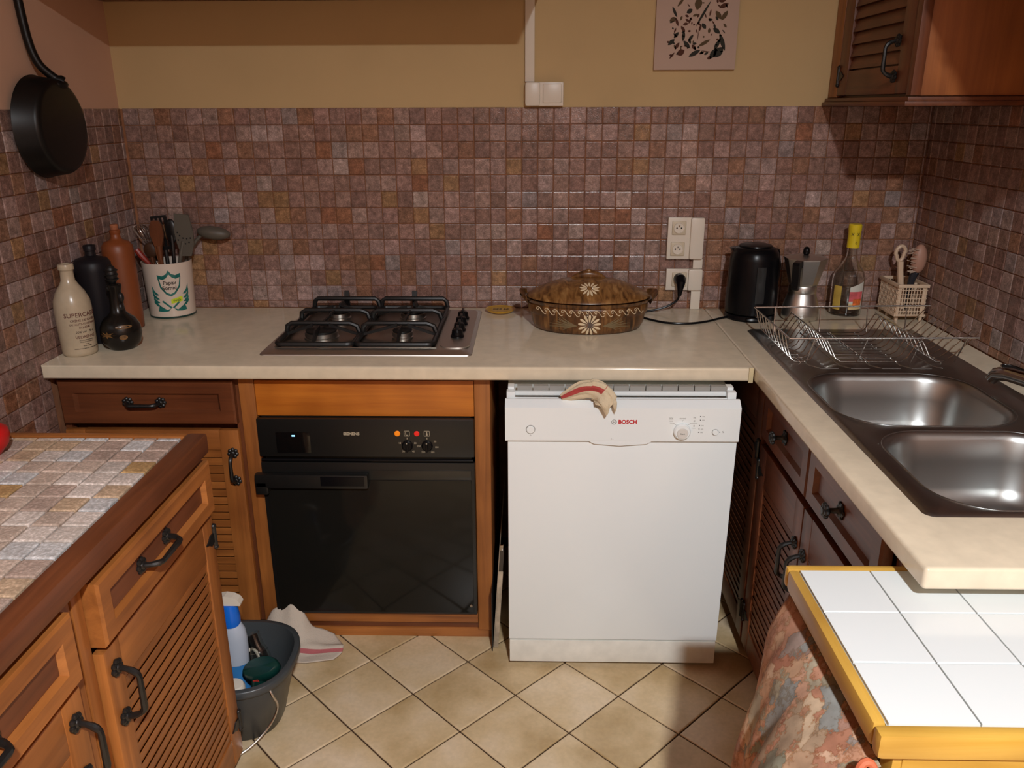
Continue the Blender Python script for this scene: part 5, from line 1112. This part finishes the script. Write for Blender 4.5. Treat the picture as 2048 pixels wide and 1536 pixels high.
ty = thing('oven_tray', 'old metal oven tray standing on edge beside the dishwasher', 'tray', (-0.092, -0.45, 0))
tm = plain('worn_tin', lin(176, 160, 138), 0.5, metal=0.15, var=0.3, scale=30)
def tlean(x, y, z): return (x+0.062*z, y, z)
obj('pan', MB().box(-0.1055, -0.1035, -0.672, -0.22, 0.002, 0.345).xf(tlean), tm, ty, smooth=0)
obj('front_lip', MB().box(-0.1033, -0.0905, -0.674, -0.671, 0.002, 0.262, 0.0008).xf(tlean), tm, ty)
obj('lip_notch', MB().box(-0.1033, -0.0915, -0.672, -0.669, 0.2625, 0.330, 0.0008).xf(tlean), plain('burnt_tin', (0.10, 0.085, 0.07, 1), 0.5, metal=0.7), ty)
obj('lip_end', MB().box(-0.1040, -0.0930, -0.674, -0.664, 0.3305, 0.348, 0.002).xf(tlean), M['chrome'], ty)
obj('rod', MB().box(-0.1085, -0.1062, -0.690, -0.30, 0.001, 0.20), M['castiron'], ty, smooth=0)

# towel stuffed into the dishwasher door
def towel(u, v):
    pth = [(0.082, -0.766, 0.830), (0.102, -0.770, 0.840), (0.128, -0.774, 0.852), (0.152, -0.780, 0.858), (0.174, -0.791, 0.856), (0.188, -0.805, 0.845), (0.194, -0.813, 0.830), (0.196, -0.813, 0.817)]
    P_ = smooth_path(pth, 6); k = u*(len(P_)-1); i = int(min(k, len(P_)-2)); c_ = P_[i].lerp(P_[i+1], k-i)
    a = 2*PI*v; wid = (0.009+0.014*min(1, u*3.2))*(1.15 if 0.45 < u < 0.8 else 1.0); 
    if u > 0.85: wid *= 1-0.25*(u-0.85)/0.15
    t1 = (P_[i+1]-P_[i]).normalized(); nr = Vector((-t1.z, 0, t1.x)).normalized()
    fold = 1+0.22*math.cos(4*a+u*6)+0.12*math.cos(9*a-u*9)
    dep = 0.0075+0.006*math.sin(PI*min(1, u*1.1))
    p_ = c_+nr*math.cos(a)*wid*(1+0.10*math.sin(7*a+u*8))+Vector((0, -1, 0))*math.sin(a)*dep*fold
    if u > 0.80: p_ += t1*0.014*math.cos(2*math.acos(max(-1, min(1, math.cos(a))))*1.5+0.6)*(u-0.80)/0.2
    return tuple(p_)
tw = obj('tea_towel', MB().grid(towel, 60, 40), stripes('tea_towel_cotton', lin(206, 190, 160), None, 'x', [(0.20, 0.30, lin(170, 66, 62)), (0.62, 0.66, lin(186, 80, 70)), (0.88, 0.92, lin(176, 62, 60))]), base=(0.15, -0.785, 0.80), smooth=70, fix=False)
set_st(tw, [((j/40)+0.05) % 1.0 if i/60 < 0.62 else 0.5 for j in range(41) for i in range(61)])
tag(tw, 'red and cream striped tea towel stuffed over the dishwasher door', 'towel')

# ------------------------------------------------------------------ kitchen cart with white tiles, curtain
CX0, CX1, CY0, CY1, CZ = 0.421, 1.02, -1.937, -1.548, 0.822
ca = thing('tiled_cart', 'small yellow-edged cart with white tiled top tucked under the right worktop', 'cart', (0.72, -1.74, 0))
yel = wood('yellow_pine', lin(186, 142, 52), lin(210, 170, 84), 'x', rough=0.35, across=30, along=2); yel2 = wood('yellow_pine_side', lin(186, 142, 52), lin(210, 170, 84), 'y', rough=0.35, across=30, along=2)
for nm, bb, m_ in (('front_edge', (CX0, CX1, CY0, CY0+0.022), yel), ('far_edge', (CX0, CX1, CY1-0.016, CY1), yel), ('side_edge', (CX0, CX0+0.018, CY0+0.0225, CY1-0.0165), yel2), ('side_edge', (CX1-0.018, CX1, CY0+0.0225, CY1-0.0165), yel2)):
    obj(nm, MB().box(*bb, CZ-0.036, CZ, 0.007), m_, ca)
obj('top_board', MB().box(CX0+0.0185, CX1-0.0185, CY0+0.0225, CY1-0.0165, CZ-0.034, CZ-0.0065), plain('white_grout', lin(186, 184, 176), 0.8), ca, smooth=0)
wtl = plain('white_glazed_tile', lin(224, 230, 230), 0.12); wc = {}
for a, b1_ in cuts(CX0+0.0185, CX1-0.0185, CX0+0.0185, 0.1132):
    for c_, d_ in cuts(CY0+0.0225, CY1-0.0165, CY1-0.0165, 0.1165):
        key = (round(b1_-a-.0024, 4), round(d_-c_-.0024, 4))
        if key not in wc: wc[key] = mesh_of('tile', tile_mb(key[0], key[1], 0.006, 0.35), wtl, smooth=0)
        inst('tile', wc[key], ca, ((a+b1_)/2, (c_+d_)/2, CZ-0.0065))
for x in (CX0+0.026, CX1-0.042):
    for y in (CY0+0.012, CY1-0.045): obj('leg', MB().box(x, x+0.020, y, y+0.030, 0.001, CZ-0.0365, 0.001), yel, ca)
obj('drawer_front', MB().box(CX0+0.037, CX1-0.047, CY0+0.010, CY0+0.026, 0.62, CZ-0.042, 0.002), yel, ca)
obj('shelf', MB().box(CX0+0.035, CX1-0.045, CY0+0.03, CY1-0.02, 0.20, 0.22), yel, ca, smooth=0)
obj('side_panel', MB().box(CX0+0.036, CX0+0.044, CY0+0.045, CY1-0.047, 0.221, CZ-0.037), plain('shade_coloured_side', lin(46, 30, 20), 0.7), ca, smooth=0)  # shade under the overhanging top is put into the panel's dark colour
def curtain(u, v):
    y = -1.560-0.372*u; z = 0.772-0.744*v
    fl_ = 0.036+0.165*u**1.1
    x = 0.4310-fl_*(1-math.exp(-v*5.5))-0.016*min(1, v*11)
    k = min(1.0, v*3.0)
    x += k*(0.011*math.sin(u*15+v*3.5)+0.006*math.sin(u*37+v*6+1))
    return (min(x, 0.4312), y, z+0.004*math.sin(u*20)*v)
def curtain_mat():
    m, nt, b = newmat('printed_curtain'); g = N(nt, 'ShaderNodeNewGeometry'); n0 = N(nt, 'ShaderNodeTexNoise', Scale=12.0, Detail=6.0, Roughness=0.62); nt.links.new(g.outputs['Position'], n0.inputs['Vector'])
    ad = N(nt, 'ShaderNodeVectorMath', operation='MULTIPLY_ADD'); ad.inputs[1].default_value = (0.22, 0.22, 0.22); nt.links.new(n0.outputs['Color'], ad.inputs[0]); nt.links.new(g.outputs['Position'], ad.inputs[2])
    v = N(nt, 'ShaderNodeTexVoronoi', Scale=21.0); nt.links.new(ad.outputs[0], v.inputs['Vector'])
    sx = N(nt, 'ShaderNodeSeparateColor'); nt.links.new(v.outputs['Color'], sx.inputs[0])
    r = ramp(nt, [(0.05, lin(204, 172, 146)), (0.25, lin(184, 134, 108)), (0.42, lin(212, 186, 156)), (0.58, lin(122, 136, 122)), (0.70, lin(196, 158, 126)), (0.85, lin(168, 116, 92)), (0.97, lin(140, 142, 138))]); r.color_ramp.interpolation = 'LINEAR'
    nt.links.new(sx.outputs[0], r.inputs['Fac'])
    v2 = N(nt, 'ShaderNodeTexVoronoi', Scale=21.0); v2.feature = 'DISTANCE_TO_EDGE'; nt.links.new(ad.outputs[0], v2.inputs['Vector'])
    r2_ = ramp(nt, [(0.0, (0.95, 0.82, 0.62, 1)), (0.02, (0.70, 0.62, 0.55, 1)), (0.10, (1, 1, 1, 1))]); nt.links.new(v2.outputs['Distance'], r2_.inputs['Fac'])
    n1 = N(nt, 'ShaderNodeTexNoise', Scale=38.0, Detail=4.0); nt.links.new(g.outputs['Position'], n1.inputs['Vector']); r3 = ramp(nt, [(0.3, (0.75, 0.72, 0.7, 1)), (0.7, (1.15, 1.12, 1.1, 1))]); nt.links.new(n1.outputs['Fac'], r3.inputs['Fac'])
    m1 = N(nt, 'ShaderNodeMix', data_type='RGBA', blend_type='MULTIPLY'); m1.inputs[0].default_value = 1.0; m2 = N(nt, 'ShaderNodeMix', data_type='RGBA', blend_type='MULTIPLY'); m2.inputs[0].default_value = 1.0
    nt.links.new(r.outputs['Color'], m1.inputs[6]); nt.links.new(r2_.outputs['Color'], m1.inputs[7]); nt.links.new(m1.outputs[2], m2.inputs[6]); nt.links.new(r3.outputs['Color'], m2.inputs[7])
    nt.links.new(m2.outputs[2], b.inputs['Base Color']); b.inputs['Roughness'].default_value = 0.75; return m
cu = obj('curtain', MB().grid(curtain, 60, 40), curtain_mat(), base=(0.39, -1.74, 0.03), smooth=70, fix=False)
md_ = cu.modifiers.new('thickness', 'SOLIDIFY'); md_.thickness = 0.0015
tag(cu, 'printed marbled fabric hanging down the left side of the tiled cart', 'curtain')
cl = obj('cloth_loop', MB().tube([(0.408+0.010*math.cos(a*PI/8), -1.945+0.004*math.sin(a*PI/8), 0.768+0.020*math.sin(a*PI/8)) for a in range(16)], 0.0055, 8, True), plain('terracotta_cord', lin(196, 104, 70), 0.6), base=(0.408, -1.945, 0.75)); tag(cl, 'terracotta tie loop at the near end of the printed curtain', 'tie')
rb_ = obj('red_bowl', MB().lathe([(0.026, 0.8808), (0.030, 0.882), (0.046, 0.902), (0.050, 0.920), (0.048, 0.932), (0.036, 0.941), (0.001, 0.943)], -1.084, -1.262, 32), plain('red_plastic', lin(190, 22, 24), 0.4), base=(-1.084, -1.262, 0.8808), smooth=60)
tag(rb_, 'small bright red round container on the tiled peninsula at the left edge', 'container')

# ------------------------------------------------------------------ above the frame: units that shade the walls, ceiling lamp
c = thing('wall_cabinet', 'long wooden wall cabinet above the hob, over the top of the picture', 'cabinet', (-0.64, -0.25, 1.8435))
obj('body', MB().box(XL+0.008, 0.022, -0.498, -0.004, 1.8435, 2.45), wd('x'), c, smooth=0)
for i in range(3):
    F = Fback(XL+0.012+i*0.444, -0.498, 1.850); d = louver_door(c, F, 0.438, 0.59, wd('z'), wd('x'), wd('x'))
    obj('handle', handle_mb(F, 0.41, 0.08, 0.085, 'v'), M['black'], d)
c = thing('wall_cabinet', 'wooden wall cabinet over the sink, hung higher than the corner one', 'cabinet', (1.07, -1.28, 1.83))
obj('body', MB().box(0.900, XRW-0.008, -1.72, -0.862, 1.832, 2.45), wd('y'), c, smooth=0)
for i in range(2):
    F = Fright(0.900, -0.864-i*0.428, 1.832); d = louver_door(c, F, 0.425, 0.615, wd('z'), wd('y'), wd('y'), flip=True)
    obj('handle', handle_mb(F, 0.39 if i == 0 else 0.035, 0.08, 0.085, 'v'), M['black'], d)
lp = thing('ceiling_lamp', 'round ceiling lamp behind the viewer', 'lamp', (LAMP.x, LAMP.y, LAMP.z))
obj('housing', MB().lathe([(0.10, LAMP.z+0.002), (0.10, CEIL-0.001)], LAMP.x, LAMP.y, 32), M['white_pl'], lp)
me_, nt, b = newmat('added_warm_glow'); b.inputs['Base Color'].default_value = lin(220, 190, 150)
b.inputs['Emission Color'].default_value = (1, 0.6, 0.3, 1); b.inputs['Emission Strength'].default_value = 20.0
obj('added_glow_ring', MB().lathe([(0.085, LAMP.z-0.010), (0.085, LAMP.z+0.0015)], LAMP.x, LAMP.y, 32, cap=False), me_, lp, smooth=0)  # added glowing ring, warms the light on the upper walls
